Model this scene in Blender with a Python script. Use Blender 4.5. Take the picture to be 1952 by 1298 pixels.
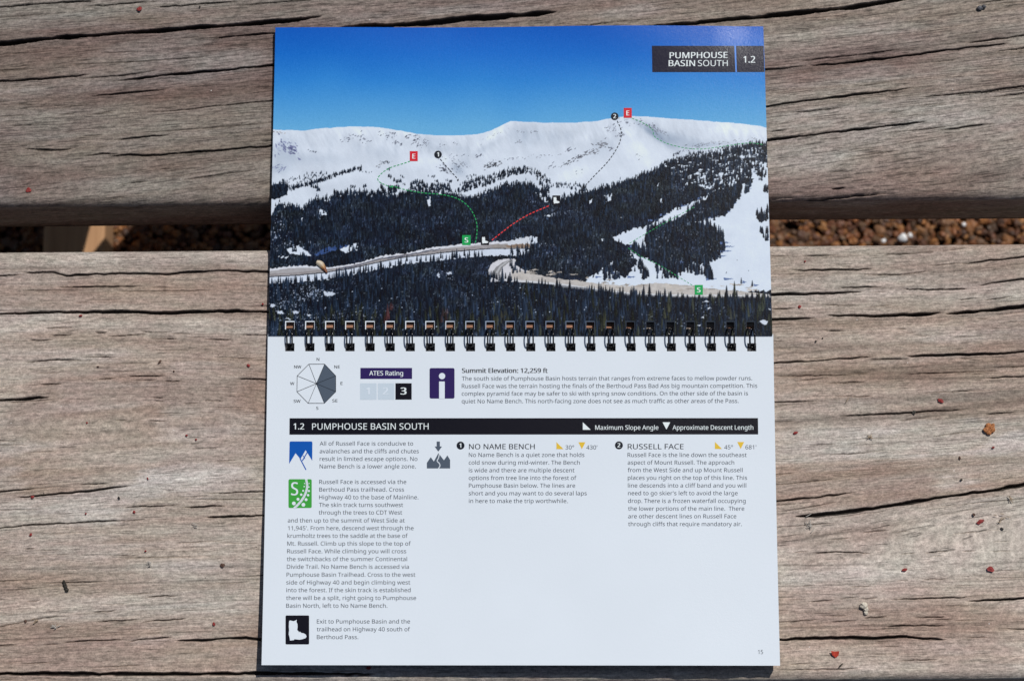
import bpy, math, os
import numpy as np
from mathutils import Matrix, Vector

for o in list(bpy.data.objects): bpy.data.objects.remove(o)
SC = bpy.context.scene
COL = SC.collection
rng = np.random.default_rng(11)

# ---------------------------------------------------------------- camera
F_PX = 4000.0                      # focal length in pixels of the 1952 wide photograph
CAM = np.array([-0.0014, -0.1705, 0.8895])
ROT = (0.1872, 0.0026, -0.0006)
cam_d = bpy.data.cameras.new('camera'); cam = bpy.data.objects.new('camera', cam_d); COL.objects.link(cam)
cam.location = CAM; cam.rotation_euler = ROT
cam_d.sensor_fit = 'HORIZONTAL'; cam_d.sensor_width = 23.6
cam_d.lens = F_PX / 1952 * 23.6
cam_d.clip_start = 0.02; cam_d.clip_end = 50
cam_d.dof.use_dof = True; cam_d.dof.focus_distance = 0.885; cam_d.dof.aperture_fstop = 11
SC.camera = cam

# ---------------------------------------------------------------- daylight
SUN_DIR = Vector((0.38, 0.53, 1.0)).normalized()
w = bpy.data.worlds.new('World'); SC.world = w; w.use_nodes = True
nt = w.node_tree; bg = nt.nodes['Background']
sky = nt.nodes.new('ShaderNodeTexSky'); sky.sky_type = 'NISHITA'; sky.sun_disc = False
sky.sun_elevation = math.asin(SUN_DIR.z); sky.sun_rotation = math.atan2(SUN_DIR.x, SUN_DIR.y)
nt.links.new(sky.outputs[0], bg.inputs[0]); bg.inputs[1].default_value = 0.05
sd = bpy.data.lights.new('sun', 'SUN'); sd.energy = 3.9; sd.angle = math.radians(0.53); sd.color = (1, .965, .92)
so = bpy.data.objects.new('sun', sd); COL.objects.link(so)
so.rotation_euler = SUN_DIR.to_track_quat('Z', 'Y').to_euler()
SC.view_settings.view_transform = 'Standard'; SC.view_settings.look = 'None'
SC.view_settings.exposure = -0.33; SC.view_settings.gamma = 1.0; SC.view_settings.use_curve_mapping = False
SC.render.engine = 'CYCLES'

# ---------------------------------------------------------------- photo geometry helpers
CM = np.array(Matrix.Identity(3))
import mathutils
CM = np.array(mathutils.Euler(ROT, 'XYZ').to_matrix())
def at(px, py, z=0.0):
    """point at height z seen at photo pixel (px,py); z may be a function of x,y"""
    px = np.asarray(px, float); py = np.asarray(py, float)
    d = np.stack([(px - 976) / F_PX, (649 - py) / F_PX, -np.ones_like(px)], -1) @ CM.T
    zz = z(0 * px, 0 * py) if callable(z) else z
    for _ in range(4 if callable(z) else 1):
        k = (zz - CAM[2]) / d[..., 2]
        P = CAM + d * k[..., None]
        if callable(z): zz = z(P[..., 0], P[..., 1])
    return P
def to_px(P):
    q = (np.asarray(P) - CAM) @ CM
    return 976 + F_PX * q[..., 0] / -q[..., 2], 649 - F_PX * q[..., 1] / -q[..., 2]

# ---------------------------------------------------------------- numpy noise
def _hash(ix, iy, seed):
    h = (ix.astype(np.int64) * 374761393 + iy.astype(np.int64) * 668265263 + seed * 974711) & 0xFFFFFFFF
    h = ((h ^ (h >> 13)) * 1274126177) & 0xFFFFFFFF
    return ((h ^ (h >> 16)) & 0xFFFF) / 65535.0
def noise(x, y, seed=0):
    ix = np.floor(x); iy = np.floor(y); fx = x - ix; fy = y - iy
    fx = fx * fx * (3 - 2 * fx); fy = fy * fy * (3 - 2 * fy)
    a = _hash(ix, iy, seed); b = _hash(ix + 1, iy, seed); c = _hash(ix, iy + 1, seed); d = _hash(ix + 1, iy + 1, seed)
    return (a * (1 - fx) + b * fx) * (1 - fy) + (c * (1 - fx) + d * fx) * fy
def fbm(x, y, n=4, seed=0):
    s = 0; a = .5; t = 0
    for i in range(n):
        s = s + a * noise(x * 2 ** i, y * 2 ** i, seed + i); t += a; a *= .5
    return s / t
def lin(c):
    c = np.asarray(c, float) / 255
    return np.where(c <= .04045, c / 12.92, ((c + .055) / 1.055) ** 2.4)
def sstep(a, b, x):
    t = np.clip((x - a) / (b - a), 0, 1); return t * t * (3 - 2 * t)

# ---------------------------------------------------------------- mesh helpers
def make_mesh(name, V, F, mats=(), smooth=False, midx=None, parent=None, link=True):
    me = bpy.data.meshes.new(name)
    V = np.asarray(V, np.float32)
    if isinstance(F, np.ndarray):
        k = F.shape[1]; n = len(F)
        me.vertices.add(len(V)); me.vertices.foreach_set('co', V.ravel())
        me.loops.add(n * k); me.loops.foreach_set('vertex_index', F.astype(np.int32).ravel())
        me.polygons.add(n); me.polygons.foreach_set('loop_start', np.arange(n, dtype=np.int32) * k)
        try: me.polygons.foreach_set('loop_total', np.full(n, k, np.int32))
        except Exception: pass
        me.update(calc_edges=True)
    else:
        me.from_pydata(V.tolist(), [], [list(f) for f in F]); me.update()
    for m in mats: me.materials.append(m)
    if midx is not None: me.polygons.foreach_set('material_index', np.asarray(midx, np.int32))
    me.polygons.foreach_set('use_smooth', np.full(len(me.polygons), smooth))
    o = bpy.data.objects.new(name, me)
    if link: COL.objects.link(o)
    if parent: o.parent = parent
    return o
def empty(name, loc=(0, 0, 0)):
    o = bpy.data.objects.new(name, None); COL.objects.link(o); o.location = loc; o.empty_display_size = .02
    return o
def tag(o, label=None, cat=None, group=None, kind=None):
    for k, v in (('label', label), ('category', cat), ('group', group), ('kind', kind)):
        if v: o[k] = v
    return o
def fattr(o, name, typ, data):
    a = o.data.attributes.new(name, typ, 'POINT')
    a.data.foreach_set({'FLOAT': 'value', 'FLOAT_VECTOR': 'vector', 'FLOAT_COLOR': 'color'}[typ], np.asarray(data, np.float32).ravel())
class MB:
    def __init__(s): s.v = []; s.f = []; s.m = []; s.n = 0
    def add(s, V, F, m=0):
        V = np.asarray(V, float); s.v.append(V)
        for f in F: s.f.append([i + s.n for i in f]); s.m.append(m)
        s.n += len(V)
    def build(s, name, mats, parent=None, smooth=False):
        return make_mesh(name, np.concatenate(s.v), s.f, mats, smooth, s.m, parent)
def tube(path, r, n=8, caps=True):
    P = np.asarray(path, float); T = np.gradient(P, axis=0); T /= np.linalg.norm(T, axis=1)[:, None]
    ref = np.array([1., 0, 0]) if abs(T[0][0]) < .9 else np.array([0, 1., 0])
    V = []
    r = np.broadcast_to(r, len(P))
    for p, t, rr in zip(P, T, r):
        a = np.cross(t, ref); a /= np.linalg.norm(a); b = np.cross(t, a); ref = np.cross(a, t) if False else ref
        for k in range(n):
            an = 2 * math.pi * k / n; V.append(p + rr * (math.cos(an) * a + math.sin(an) * b))
    F = [(i * n + k, i * n + (k + 1) % n, (i + 1) * n + (k + 1) % n, (i + 1) * n + k) for i in range(len(P) - 1) for k in range(n)]
    if caps: F += [tuple(range(n))[::-1], tuple((len(P) - 1) * n + k for k in range(n))]
    return V, F
def box_mesh(mb, lo, hi, m=0):
    x0, y0, z0 = lo; x1, y1, z1 = hi
    V = [(x0, y0, z0), (x1, y0, z0), (x1, y1, z0), (x0, y1, z0), (x0, y0, z1), (x1, y0, z1), (x1, y1, z1), (x0, y1, z1)]
    mb.add(V, [(0, 3, 2, 1), (4, 5, 6, 7), (0, 1, 5, 4), (1, 2, 6, 5), (2, 3, 7, 6), (3, 0, 4, 7)], m)

# ---------------------------------------------------------------- material helpers
class NT:
    def __init__(s, name):
        s.mat = bpy.data.materials.new(name); s.mat.use_nodes = True
        s.t = s.mat.node_tree; s.bsdf = s.t.nodes['Principled BSDF']
    def n(s, typ, **kw):
        nd = s.t.nodes.new(typ)
        for k, v in kw.items(): setattr(nd, k, v)
        return nd
    def l(s, a, b): s.t.links.new(a, b)
    def val(s, sock, v):
        if hasattr(v, 'is_linked') or isinstance(v, bpy.types.NodeSocket): s.l(v, sock)
        else: sock.default_value = v
    def math(s, op, a, b=0.0, c=None, clamp=False):
        m = s.n('ShaderNodeMath', operation=op, use_clamp=clamp); s.val(m.inputs[0], a); s.val(m.inputs[1], b)
        if c is not None: s.val(m.inputs[2], c)
        return m.outputs[0]
    def attr(s, name): return s.n('ShaderNodeAttribute', attribute_name=name)
    def vmul(s, v, sc):
        m = s.n('ShaderNodeVectorMath', operation='MULTIPLY'); s.val(m.inputs[0], v); m.inputs[1].default_value = sc; return m.outputs[0]
    def noise(s, vec, scale=1.0, detail=2.0, rough=.5, dist=0.0):
        m = s.n('ShaderNodeTexNoise'); s.l(vec, m.inputs['Vector']); m.inputs['Scale'].default_value = scale
        m.inputs['Detail'].default_value = detail; m.inputs['Roughness'].default_value = rough; m.inputs['Distortion'].default_value = dist
        return m.outputs[0]
    def ramp(s, x, a, b, lo=0.0, hi=1.0):
        m = s.n('ShaderNodeMapRange', clamp=True); s.val(m.inputs[0], x); m.inputs[1].default_value = a; m.inputs[2].default_value = b
        m.inputs[3].default_value = lo; m.inputs[4].default_value = hi; return m.outputs[0]
    def mixc(s, fac, a, b, blend='MIX'):
        m = s.n('ShaderNodeMix', data_type='RGBA', blend_type=blend); s.val(m.inputs[0], fac)
        for sock, v in ((m.inputs[6], a), (m.inputs[7], b)):
            if isinstance(v, bpy.types.NodeSocket): s.l(v, sock)
            else: sock.default_value = (*v[:3], 1)
        return m.outputs[2]
    def bump(s, h, strength, dist, normal=None):
        b = s.n('ShaderNodeBump'); b.inputs['Strength'].default_value = strength; b.inputs['Distance'].default_value = dist
        s.l(h, b.inputs['Height'])
        if normal is not None: s.l(normal, b.inputs['Normal'])
        return b.outputs[0]
    def obj(s): return s.n('ShaderNodeTexCoord').outputs['Object']
def plain(name, col, rough=.5, spec=.5, metal=0., var=.12, scale=400., bump=.0):
    t = NT(name); v = t.noise(t.obj(), scale, 3)
    c = t.mixc(t.ramp(v, .3, .7), tuple(x * (1 - var) for x in col), tuple(min(1, x * (1 + var)) for x in col))
    t.l(c, t.bsdf.inputs['Base Color'])
    t.bsdf.inputs['Roughness'].default_value = rough; t.bsdf.inputs['Specular IOR Level'].default_value = spec
    t.bsdf.inputs['Metallic'].default_value = metal
    if bump: t.l(t.bump(v, bump, .0004), t.bsdf.inputs['Normal'])
    return t.mat

# printed colours: E is the light on the page (sun + sky), so the albedo of an ink is colour / E
E_LIGHT = np.array([.96, .93, .93])
def ink(c): return np.clip((lin(c) - .006) / E_LIGHT, .004, .9)

def paper_mat(name, col=None, attr=None, rough=.30, sparkle=.25, spec=.15):
    t = NT(name)
    tc = t.obj()
    if attr:
        a = t.attr(attr); base = a.outputs['Color']
    else:
        base = t.mixc(t.ramp(t.noise(tc, 30, 3), .3, .7), tuple(np.array(col) * .985), tuple(np.minimum(1, np.array(col) * 1.01)))
    t.l(base, t.bsdf.inputs['Base Color'])
    t.bsdf.inputs['Roughness'].default_value = rough
    t.bsdf.inputs['Specular IOR Level'].default_value = spec
    n1 = t.noise(tc, 3200, 2); n2 = t.noise(tc, 900, 2)
    h = t.math('ADD', n1, t.math('MULTIPLY', n2, .8))
    t.l(t.bump(h, sparkle, .00012), t.bsdf.inputs['Normal'])
    return t.mat
def ink_mat(name, rgb, rough=.30):
    return paper_mat(name, tuple(ink(rgb)), rough=rough)
#MARK_WOOD
# ================================================================ BENCH
def wood_material():
    t = NT('weathered_wood')
    g = t.attr('grain').outputs['Vector']; tone = t.attr('tone').outputs['Color']; crack = t.attr('crack').outputs['Fac']
    tc = t.obj()
    fine = t.noise(t.vmul(g, (60, 1100, 1)), 1, 4, .6)            # hair-fine fibres
    streak = t.noise(t.vmul(g, (16, 330, 1)), 1, 4, .6)           # fibre bundles
    ring = t.noise(t.vmul(g, (4, 75, 1)), 1, 3, .55)              # growth rings
    spk = t.noise(tc, 1350, 3, .7)                               # weathered speckle
    spk2 = t.noise(t.vmul(g, (300, 850, 1)), 1, 3, .6)
    blot = t.noise(t.vmul(g, (22, 60, 1)), 1, 5, .65)
    chk = t.noise(t.vmul(g, (75, 1900, 1)), 1, 2, .5)              # short hairline checks
    zone = t.noise(t.vmul(g, (14, 40, 1)), 1, 2, .5)
    thr = t.math('SUBTRACT', .74, t.math('MULTIPLY', zone, .18))
    gid = t.n('ShaderNodeSeparateXYZ'); t.l(g, gid.inputs[0]); upf = gid.outputs[2]      # the upper plank is more finely checked
    thr = t.math('SUBTRACT', thr, t.math('MULTIPLY', upf, .055))
    check = t.math('MULTIPLY', t.math('SUBTRACT', chk, thr), 22, clamp=True)
    fib = t.noise(t.vmul(g, (130, 1500, 1)), 1, 2, .5)
    fibm = t.math('MULTIPLY', t.math('SUBTRACT', fib, t.math('SUBTRACT', .60, t.math('MULTIPLY', zone, .06))), 9, clamp=True)
    check = t.math('MAXIMUM', check, t.math('MULTIPLY', fibm, t.math('ADD', .22, t.math('MULTIPLY', upf, .45))))
    m = t.math('MULTIPLY', t.ramp(fine, .3, .7, .83, 1.17), t.ramp(streak, .3, .7, .92, 1.08))
    m = t.math('MULTIPLY', m, t.ramp(ring, .3, .7, .88, 1.10))
    m = t.math('MULTIPLY', m, t.ramp(spk, .34, .66, .76, 1.23))
    m = t.math('MULTIPLY', m, t.ramp(spk2, .34, .66, .72, 1.24))
    m = t.math('MULTIPLY', m, t.ramp(blot, .3, .7, .90, 1.10))
    m = t.math('MULTIPLY', m, t.math('SUBTRACT', 1, t.math('MULTIPLY', check, .5)))
    m = t.math('MULTIPLY', m, t.math('SUBTRACT', 1, t.math('MULTIPLY', crack, .86)))
    vm = t.n('ShaderNodeVectorMath', operation='SCALE'); t.l(tone, vm.inputs[0]); t.l(m, vm.inputs['Scale'])
    # latewood bands stay browner, weathered fibre tips stay greyer
    c = t.mixc(t.ramp(ring, .36, .56, .42, 0), vm.outputs[0], (.82, .66, .55), 'MULTIPLY')
    c = t.mixc(t.ramp(blot, .52, .78, 0, .30), c, t.mixc(1.0, c, (1.10, 1.16, 1.22), 'MULTIPLY'))
    hue = t.noise(t.vmul(g, (60, 170, 1)), 1, 4, .6)
    c = t.mixc(t.ramp(hue, .36, .64), t.mixc(1.0, c, (1.025, .985, .98), 'MULTIPLY'), t.mixc(1.0, c, (.975, 1.01, .985), 'MULTIPLY'))
    # tiny pale grit caught in the fibres
    gr = t.n('ShaderNodeTexVoronoi'); t.l(tc, gr.inputs['Vector']); gr.inputs['Scale'].default_value = 330
    gsel = t.n('ShaderNodeSeparateColor'); t.l(gr.outputs['Color'], gsel.inputs[0])
    dot = t.math('MULTIPLY', t.ramp(gr.outputs['Distance'], .05, .10, 1, 0), t.math('GREATER_THAN', gsel.outputs[0], .972))
    c = t.mixc(dot, c, (.74, .70, .66))
    dk = t.math('MULTIPLY', t.ramp(gr.outputs['Distance'], .06, .12, 1, 0), t.math('LESS_THAN', gsel.outputs[0], .02))
    c = t.mixc(dk, c, (.06, .045, .04))
    t.l(c, t.bsdf.inputs['Base Color'])
    t.bsdf.inputs['Roughness'].default_value = .82; t.bsdf.inputs['Specular IOR Level'].default_value = .22
    h = t.math('ADD', t.math('MULTIPLY', fine, .6), t.math('MULTIPLY', streak, 1.0))
    h = t.math('ADD', h, t.math('MULTIPLY', spk, .45)); h = t.math('ADD', h, t.math('MULTIPLY', spk2, .5))
    h = t.math('SUBTRACT', h, t.math('MULTIPLY', check, 1.1))
    t.l(t.bump(h, .55, .00045), t.bsdf.inputs['Normal'])
    return t.mat
WOOD = wood_material()

def parse(s, ox, oy, k):
    out = []
    for item in s.split('|'):
        item = item.strip()
        if not item: continue
        wd, pts = item.split(':'); p = [float(q) for q in pts.split()]
        out.append((float(wd), np.array([(ox + p[i] * k, oy + p[i + 1] * k) for i in range(0, len(p), 2)])))
    return out
UP = parse("""8:0 275 350 237 700 212 1000 190 1300 165 1780 130 2000 100|4:0 505 300 487 560 462|2.2:470 490 760 465 1000 432|4.4:710 502 1000 468 1300 442 1720 402
|2:0 435 200 422|1.6:420 403 700 390 1000 372 1300 350|3:530 597 800 575 1050 550|2:0 632 90 625|1.5:90 648 220 650|2.2:880 697 1100 685 1400 650 1720 620|2:70 780 260 765|1.4:510 845 640 835
|3:700 865 850 850 1070 832|1.6:850 825 1200 800 1700 758|3:130 920 300 928 460 922|2:210 937 420 925|2.6:510 968 650 950 730 955|3.6:660 968 800 955 900 965 1100 950 1300 935 1720 900
|1.6:140 1037 250 1030|1.4:980 1050 1050 1045|2:1130 1112 1400 1075 1600 1048|2:740 1140 920 1122|2:650 1235 780 1215|3.2:0 45 300 20 480 10 600 10|3:500 45 750 25 1000 5|3:940 47 1200 30 1500 8|2.2:1440 35 1750 12|4:1310 235 1720 206
|1.4:0 110 200 95 420 82|1.4:620 700 700 690|1.3:380 822 500 800|1.5:600 330 900 318|1.3:300 360 480 352|1.4:1000 1100 1250 1068""", 0, 0, .3082) \
 + parse("10:560 85 800 80 1100 66 1500 25 1952 -6 2200 -30|3:0 55 200 35 430 15", 500, 30, .2561) + parse("2:440 80 800 45 1080 20|7:1000 80 1300 62 1600 30 1900 5", 980, 30, .2561) \
 + parse("""8:-60 120 0 110 300 78 600 45 900 0 1000 -14|3.4:40 432 330 405|4.2:330 408 520 393 800 362 1050 330 1300 297 1580 270|2.6:260 380 500 352 750 325 900 305|3.2:1290 268 1500 243 1700 218|3.8:40 665 300 625 600 590 850 560 990 543
|2:200 700 350 685 560 662|3.2:1020 605 1200 585 1450 562 1700 528|2.6:1220 595 1450 570 1700 540|2.2:1420 605 1700 573|2.6:1470 325 1700 294|2:60 818 200 803|4.4:60 867 320 838 600 805 850 775 1070 750|2.2:940 812 1100 793 1200 780|3:1110 812 1300 785 1500 762
|1.3:650 950 900 935|3.4:470 1170 560 1158|1.6:80 1225 250 1215|3.2:60 1245 300 1235 510 1217 850 1192|2:1340 18 1580 -2|1.6:1420 35 1700 2|1.5:1000 655 1200 640|1.5:450 1070 560 1055|1.5:1030 1080 1150 1070|1.4:80 985 300 965 |1.4:1480 1165 1580 1155""", 1440, 0, .3082)
LO = parse("""2.6:0 527 190 520|3.8:140 505 370 503 450 525 750 513 1000 510 1150 517 1270 500 1500 492 1900 497|2:150 630 420 623|2.6:390 605 700 602 980 597|1.6:1040 605 1190 608|1.6:800 632 1060 632 1490 628
|5.4:0 788 300 778 650 775 920 775 1150 785 1250 780 1350 775 1650 768 1900 776|2:650 918 740 917|2.6:740 945 1010 928|2.2:960 913 1180 917|1.6:1170 925 1320 928|1.8:1280 950 1420 952|2.2:1030 958 1230 965|2.2:1390 965 1600 967|1.6:1560 883 1720 885
|2:190 972 370 970|2.2:350 937 500 934|2.2:160 1122 400 1105 580 1107|2.4:570 1088 800 1085|2:310 887 510 884|2:1630 930 1900 935|1.7:1470 1088 1780 1098|1.5:730 411 790 413|1.5:1000 410 1070 413|1.5:1190 407 1270 408|1.4:560 421 660 421""", 0, 380, .2766) \
 + parse("""2:160 40 400 20 560 18|2.6:870 135 1150 130|2:670 155 800 150|1.6:930 163 1080 160|2:1130 168 1250 167|3:1610 150 1900 163|2.2:270 190 430 185|5.5:0 298 180 290 350 275|2:60 318 370 295|1.8:1050 280 1130 283|1.8:1060 303 1130 305
|1.8:1400 300 1540 303|1.7:1260 320 1370 318|2:1020 440 1150 443|1.6:800 435 880 437|1.7:1650 472 1790 475|1.7:0 580 160 578|1.7:0 608 230 607|3:0 928 260 907|3.6:60 970 250 957 480 937 700 913 920 884|1.8:620 880 750 872|2.6:840 1040 1000 1030 1250 1020
|3.2:1250 1040 1400 1030 1570 1025|3.6:1400 1107 1600 1100 1900 1090|2.6:1380 945 1900 922|1.6:1290 980 1900 982|1.6:1570 855 1770 845|1.6:540 880 670 875|1.5:0 1055 300 1050""", 0, 680, .2766) \
 + parse("""2.6:0 95 230 73 500 60 900 37|3.6:1400 22 1600 15 1900 8|1.6:830 50 1000 35|1.8:170 238 240 232|1.6:1190 197 1370 190 1550 180|1.6:1520 195 1780 200|1.6:780 285 960 283|1.6:800 300 1360 290|1.6:0 460 200 452|1.8:300 475 600 465 770 462|2.6:1000 572 1080 562 1220 562
|1.8:180 598 280 593|2.2:640 675 800 663|2.6:650 740 850 730 970 723|2.6:970 750 1060 733 1290 716|1.8:0 775 270 718 520 697|2.6:420 880 600 870 870 860|2.6:870 878 950 865 1080 853 1200 845|1.8:300 900 410 895|2:0 905 150 895
|4.2:1190 872 1400 868 1480 858 1580 850 1690 852 1900 872|1.6:160 1030 370 1018|1.8:600 1058 830 1045 1010 1032|6.5:0 1098 400 1097 800 1100 1300 1100 1900 1092 2600 1100|2:0 1130 300 1128 400 1145""", 0, 980, .2766) \
 + parse("""1.6:100 413 260 413|2:330 412 600 405|2.6:920 405 1100 395 1350 377|1.6:1350 377 1540 350|3:240 518 500 515 880 507|1.6:1260 485 1540 460|3.2:1470 475 1700 445 2000 416|2:760 545 1050 548 1300 518|2.6:600 643 930 635|3.6:1060 655 1300 655 1560 648
|3.8:1610 635 1720 608 2000 573|4.8:80 694 400 688 800 672|1.5:820 675 950 675|2:100 797 290 793|1.6:470 770 770 770|1.6:820 780 980 772|4.2:100 873 450 860|6.4:510 845 800 842 860 848 1200 835 1370 825|6.4:1370 832 1600 815 1850 790 2000 772
|1.5:340 960 420 958|2:500 953 650 953|1.6:1020 940 1100 940|1.8:1150 990 1290 988|1.6:1480 730 1580 722|1.8:1660 735 1880 705|1.8:1430 1003 1660 990|3.2:80 1193 400 1175 620 1160 870 1140|2.2:820 1165 1130 1157|4.2:1080 1142 1330 1132 1650 1125 1830 1115 2000 1100|1.6:1480 1157 1580 1155""", 1440, 380, .2623) \
 + parse("""2:100 140 400 138 850 125|1.6:270 178 550 155|2:500 195 800 180|2:1060 128 1250 120 1550 110 1800 105|1.8:1640 80 2000 68|2.6:1660 160 1800 148 2000 140|2:700 293 850 283|2.6:100 332 480 318|2:1190 262 1400 253 1660 243|3:600 430 900 418 1150 405 1300 392 1550 385|2:1040 462 1280 440
|2.2:1660 418 1900 400|1.6:100 472 290 468|1.5:390 642 600 630|1.7:430 712 700 705 960 680|1.8:1280 580 1450 555 1620 537|2:100 935 400 905 600 885|1.8:100 1082 300 1068|3.6:120 1050 400 1025 600 1000 740 985
|6.2:270 1160 420 1155 600 1135 800 1110 1000 1075 1300 1030 1500 1000 1750 965 2000 920|1.6:120 1138 600 1055|1.6:1440 1080 1640 1055 2000 1025""", 1440, 680, .2623) \
 + parse("""1.8:780 130 960 117|1.6:1030 130 1120 120|1.8:100 100 400 75 600 62|1.6:1490 140 1590 122|1.6:270 278 380 265|3:410 283 600 275 740 278 850 283|1.8:1060 285 1170 280|2.2:1230 278 1400 265|1.8:1500 270 1600 262|1.6:1710 268 1870 265|1.6:1030 483 1110 478|2:1210 475 1400 465
|1.6:340 523 420 517|1.8:680 525 850 520|1.8:390 637 580 622|1.6:610 613 750 602|1.6:750 615 890 607|3.2:980 622 1250 610 1580 602|4.6:1530 630 1780 622 2000 604|1.8:100 790 470 765|2:540 780 740 773|2.2:780 755 960 743|2.2:1150 750 1390 745|1.8:1300 765 1440 763|1.8:1440 770 1610 770
|2.6:930 815 1130 808 1390 808|1.6:730 803 840 810|2.6:1770 833 2000 832|5.2:100 912 500 900 700 893 830 898 1080 890 1250 905 1400 907|1.6:870 930 970 922|1.8:1540 895 1690 893|1.6:930 960 1050 958|1.6:240 1090 410 1082|2.2:1040 1068 1080 1060 1330 1055|2:120 1133 500 1125 800 1118""", 1440, 980, .2623)

BENCH = tag(empty('picnic_bench', (0, 0, -.43)), 'weathered grey-brown wooden bench of two cracked planks with a gap between them', 'bench')
INV = Matrix.Translation((0, 0, .43))
SLOPE = .007
y_gap_u = float(at(976, 424, -.038)[1]); y_gap_l = float(at(976, 470, 0.)[1]); y_front = float(at(1750, 1296, -.001)[1] - SLOPE * at(1750, 1296, 0)[0])

def plank(y0, y1, cracks, base_slope, tone_fn, seed, dy=.00025, n_small=300, grain_id=0.):
    R = .0045; TH = .038
    xs = np.concatenate([np.linspace(-.62, -.262, 50), np.linspace(-.258, .258, 740), np.linspace(.262, .62, 50)])
    # across profile: bottom front -> front face -> round -> top -> round -> back
    arc = np.linspace(0, math.pi / 2, 14)[:-1]
    top = np.arange(y0 + R, y1 - R, dy)
    vy = np.concatenate([[y0] * 10, y0 + R - R * np.cos(arc), top, (y1 - R + R * np.sin(arc)), [y1] * 4])
    vz = np.concatenate([np.linspace(-TH, -R, 11)[:-1], -R + R * np.sin(arc), 0 * top, -R + R * np.cos(arc), np.linspace(-R, -TH, 4)])
    istop = (vz > -R * .8)
    X, YY = np.meshgrid(xs, vy); Z = np.repeat(vz[:, None], len(xs), 1)
    wc = []
    for wd, p in cracks:
        def ext(a, b, L): return a + (a - b) / max(1, np.hypot(*(a - b))) * L
        if p[0][0] < 6: p = np.concatenate([[ext(p[0], p[1], 400)], p])
        if p[-1][0] > 1946: p = np.concatenate([p, [ext(p[-1], p[-2], 400)]])
        if 495 < p[-1][0] < 560 and wd > 2: p = np.concatenate([p, [ext(p[-1], p[-2], 70)]])
        if 1440 < p[0][0] < 1500 and wd > 2: p = np.concatenate([[ext(p[0], p[1], 70)], p])
        q = at(p[:, 0], p[:, 1], 0.0); wc.append((wd * .000222, q[:, 0], q[:, 1] - SLOPE * q[:, 0]))
    # grain direction from the long cracks
    gx = np.linspace(-.62, .62, 63); gy = np.linspace(y0, y1, 41); GX, GY = np.meshgrid(gx, gy)
    num = np.full(GX.shape, base_slope * .05); den = np.full(GX.shape, .05)
    for wd, cx, cy in wc:
        if cx[-1] - cx[0] < .012: continue
        for i in range(len(cx) - 1):
            L = cx[i + 1] - cx[i]
            if L <= .002: continue
            mx, my, sl = (cx[i] + cx[i + 1]) / 2, (cy[i] + cy[i + 1]) / 2, (cy[i + 1] - cy[i]) / L
            k = np.exp(-((GX - mx) / .045) ** 2 - ((GY - my) / .012) ** 2) * min(L, .03) * 30
            num += k * np.clip(sl, -.25, .35); den += k
    SL = num / den
    SL = .5 * SL + .25 * np.roll(SL, 1, 0) + .25 * np.roll(SL, -1, 0)
    i0 = 31; dx = gx[1] - gx[0]
    G = np.cumsum((SL + np.roll(SL, 1, 1)) / 2 * dx, 1); G -= G[:, i0:i0 + 1]
    def bil(A, x, y):
        fx = np.clip((x - gx[0]) / dx, 0, 61.999); fy = np.clip((y - y0) / (y1 - y0) * 40, 0, 39.999)
        ix = fx.astype(int); iy = fy.astype(int); fx = fx - ix; fy = fy - iy
        return (A[iy, ix] * (1 - fx) + A[iy, ix + 1] * fx) * (1 - fy) + (A[iy + 1, ix] * (1 - fx) + A[iy + 1, ix + 1] * fx) * fy
    T = YY - bil(G, X, YY)
    T[~istop] += (vz[~istop])[:, None] * .8
    # small checks following the grain
    r = np.random.default_rng(seed)
    for k in range(n_small):
        x0 = r.uniform(-.3, .3); yc = r.uniform(y0 + .003, y1 - .003); L = r.uniform(.004, .02) * (1.6 if r.random() < .2 else 1)
        s = float(bil(SL, np.array(x0), np.array(yc)))
        n = 5; cx = np.linspace(x0 - L / 2, x0 + L / 2, n); cy = yc + (cx - x0) * s + np.cumsum(r.normal(0, .00006, n))
        wc.append((r.uniform(.00014, .00032), cx, cy))
    LIP = np.zeros_like(Z); D = np.zeros_like(Z); CR = np.zeros_like(Z)
    for j, (wd, cx, cy) in enumerate(wc):
        c0, c1 = np.searchsorted(xs, [cx[0], cx[-1]])
        if c1 - c0 < 3: continue
        x = xs[c0:c1]; yc = np.interp(x, cx, cy)
        u = (x - cx[0]) / (cx[-1] - cx[0])
        jag = noise(x * 260, 0 * x + j, 5) - .5
        yc = yc + jag * min(wd * .6, .0004) + (noise(x * 900, 0 * x + j, 8) - .5) * .00018
        tl = min(.3, .011 / (cx[-1] - cx[0])); ends = np.minimum(1, np.minimum(u / tl, (1 - u) / tl))
        hw = wd * (.40 + .13 * min(1, wd / .0013)) * (ends ** .75) * (.5 + .8 * noise(x * 120, 0 * x + j, 3)) + .00003
        r0, r1 = np.searchsorted(vy[11:-5], [yc.min() - .003, yc.max() + .003]); r0 += 11; r1 += 11
        yy = vy[r0:r1, None]
        d = np.abs(yy - yc[None])
        prof = np.clip((hw[None] + dy * .5 - d) / dy, 0, 1) * np.minimum(1, .35 + 2 * hw / dy)[None] * np.minimum(1, ends * 3)[None]
        dep = np.minimum(.0042, .0002 + wd * 2.2)
        D[r0:r1, c0:c1] = np.maximum(D[r0:r1, c0:c1], prof * dep * (.35 + .65 * np.clip(1 - d / (hw[None] + .0002), 0, 1)))
        if wd > .0005: LIP[r0:r1, c0:c1] = np.maximum(LIP[r0:r1, c0:c1], min(1, wd * 800) * .00026 * np.exp(-np.clip(d - hw[None], 0, 1) / .0007) * ends[None] * (.4 + noise(x * 150, 0 * x + j, 12))[None])
        CR[r0:r1, c0:c1] = np.maximum(CR[r0:r1, c0:c1], prof * min(1, .22 + wd * 850))
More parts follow.
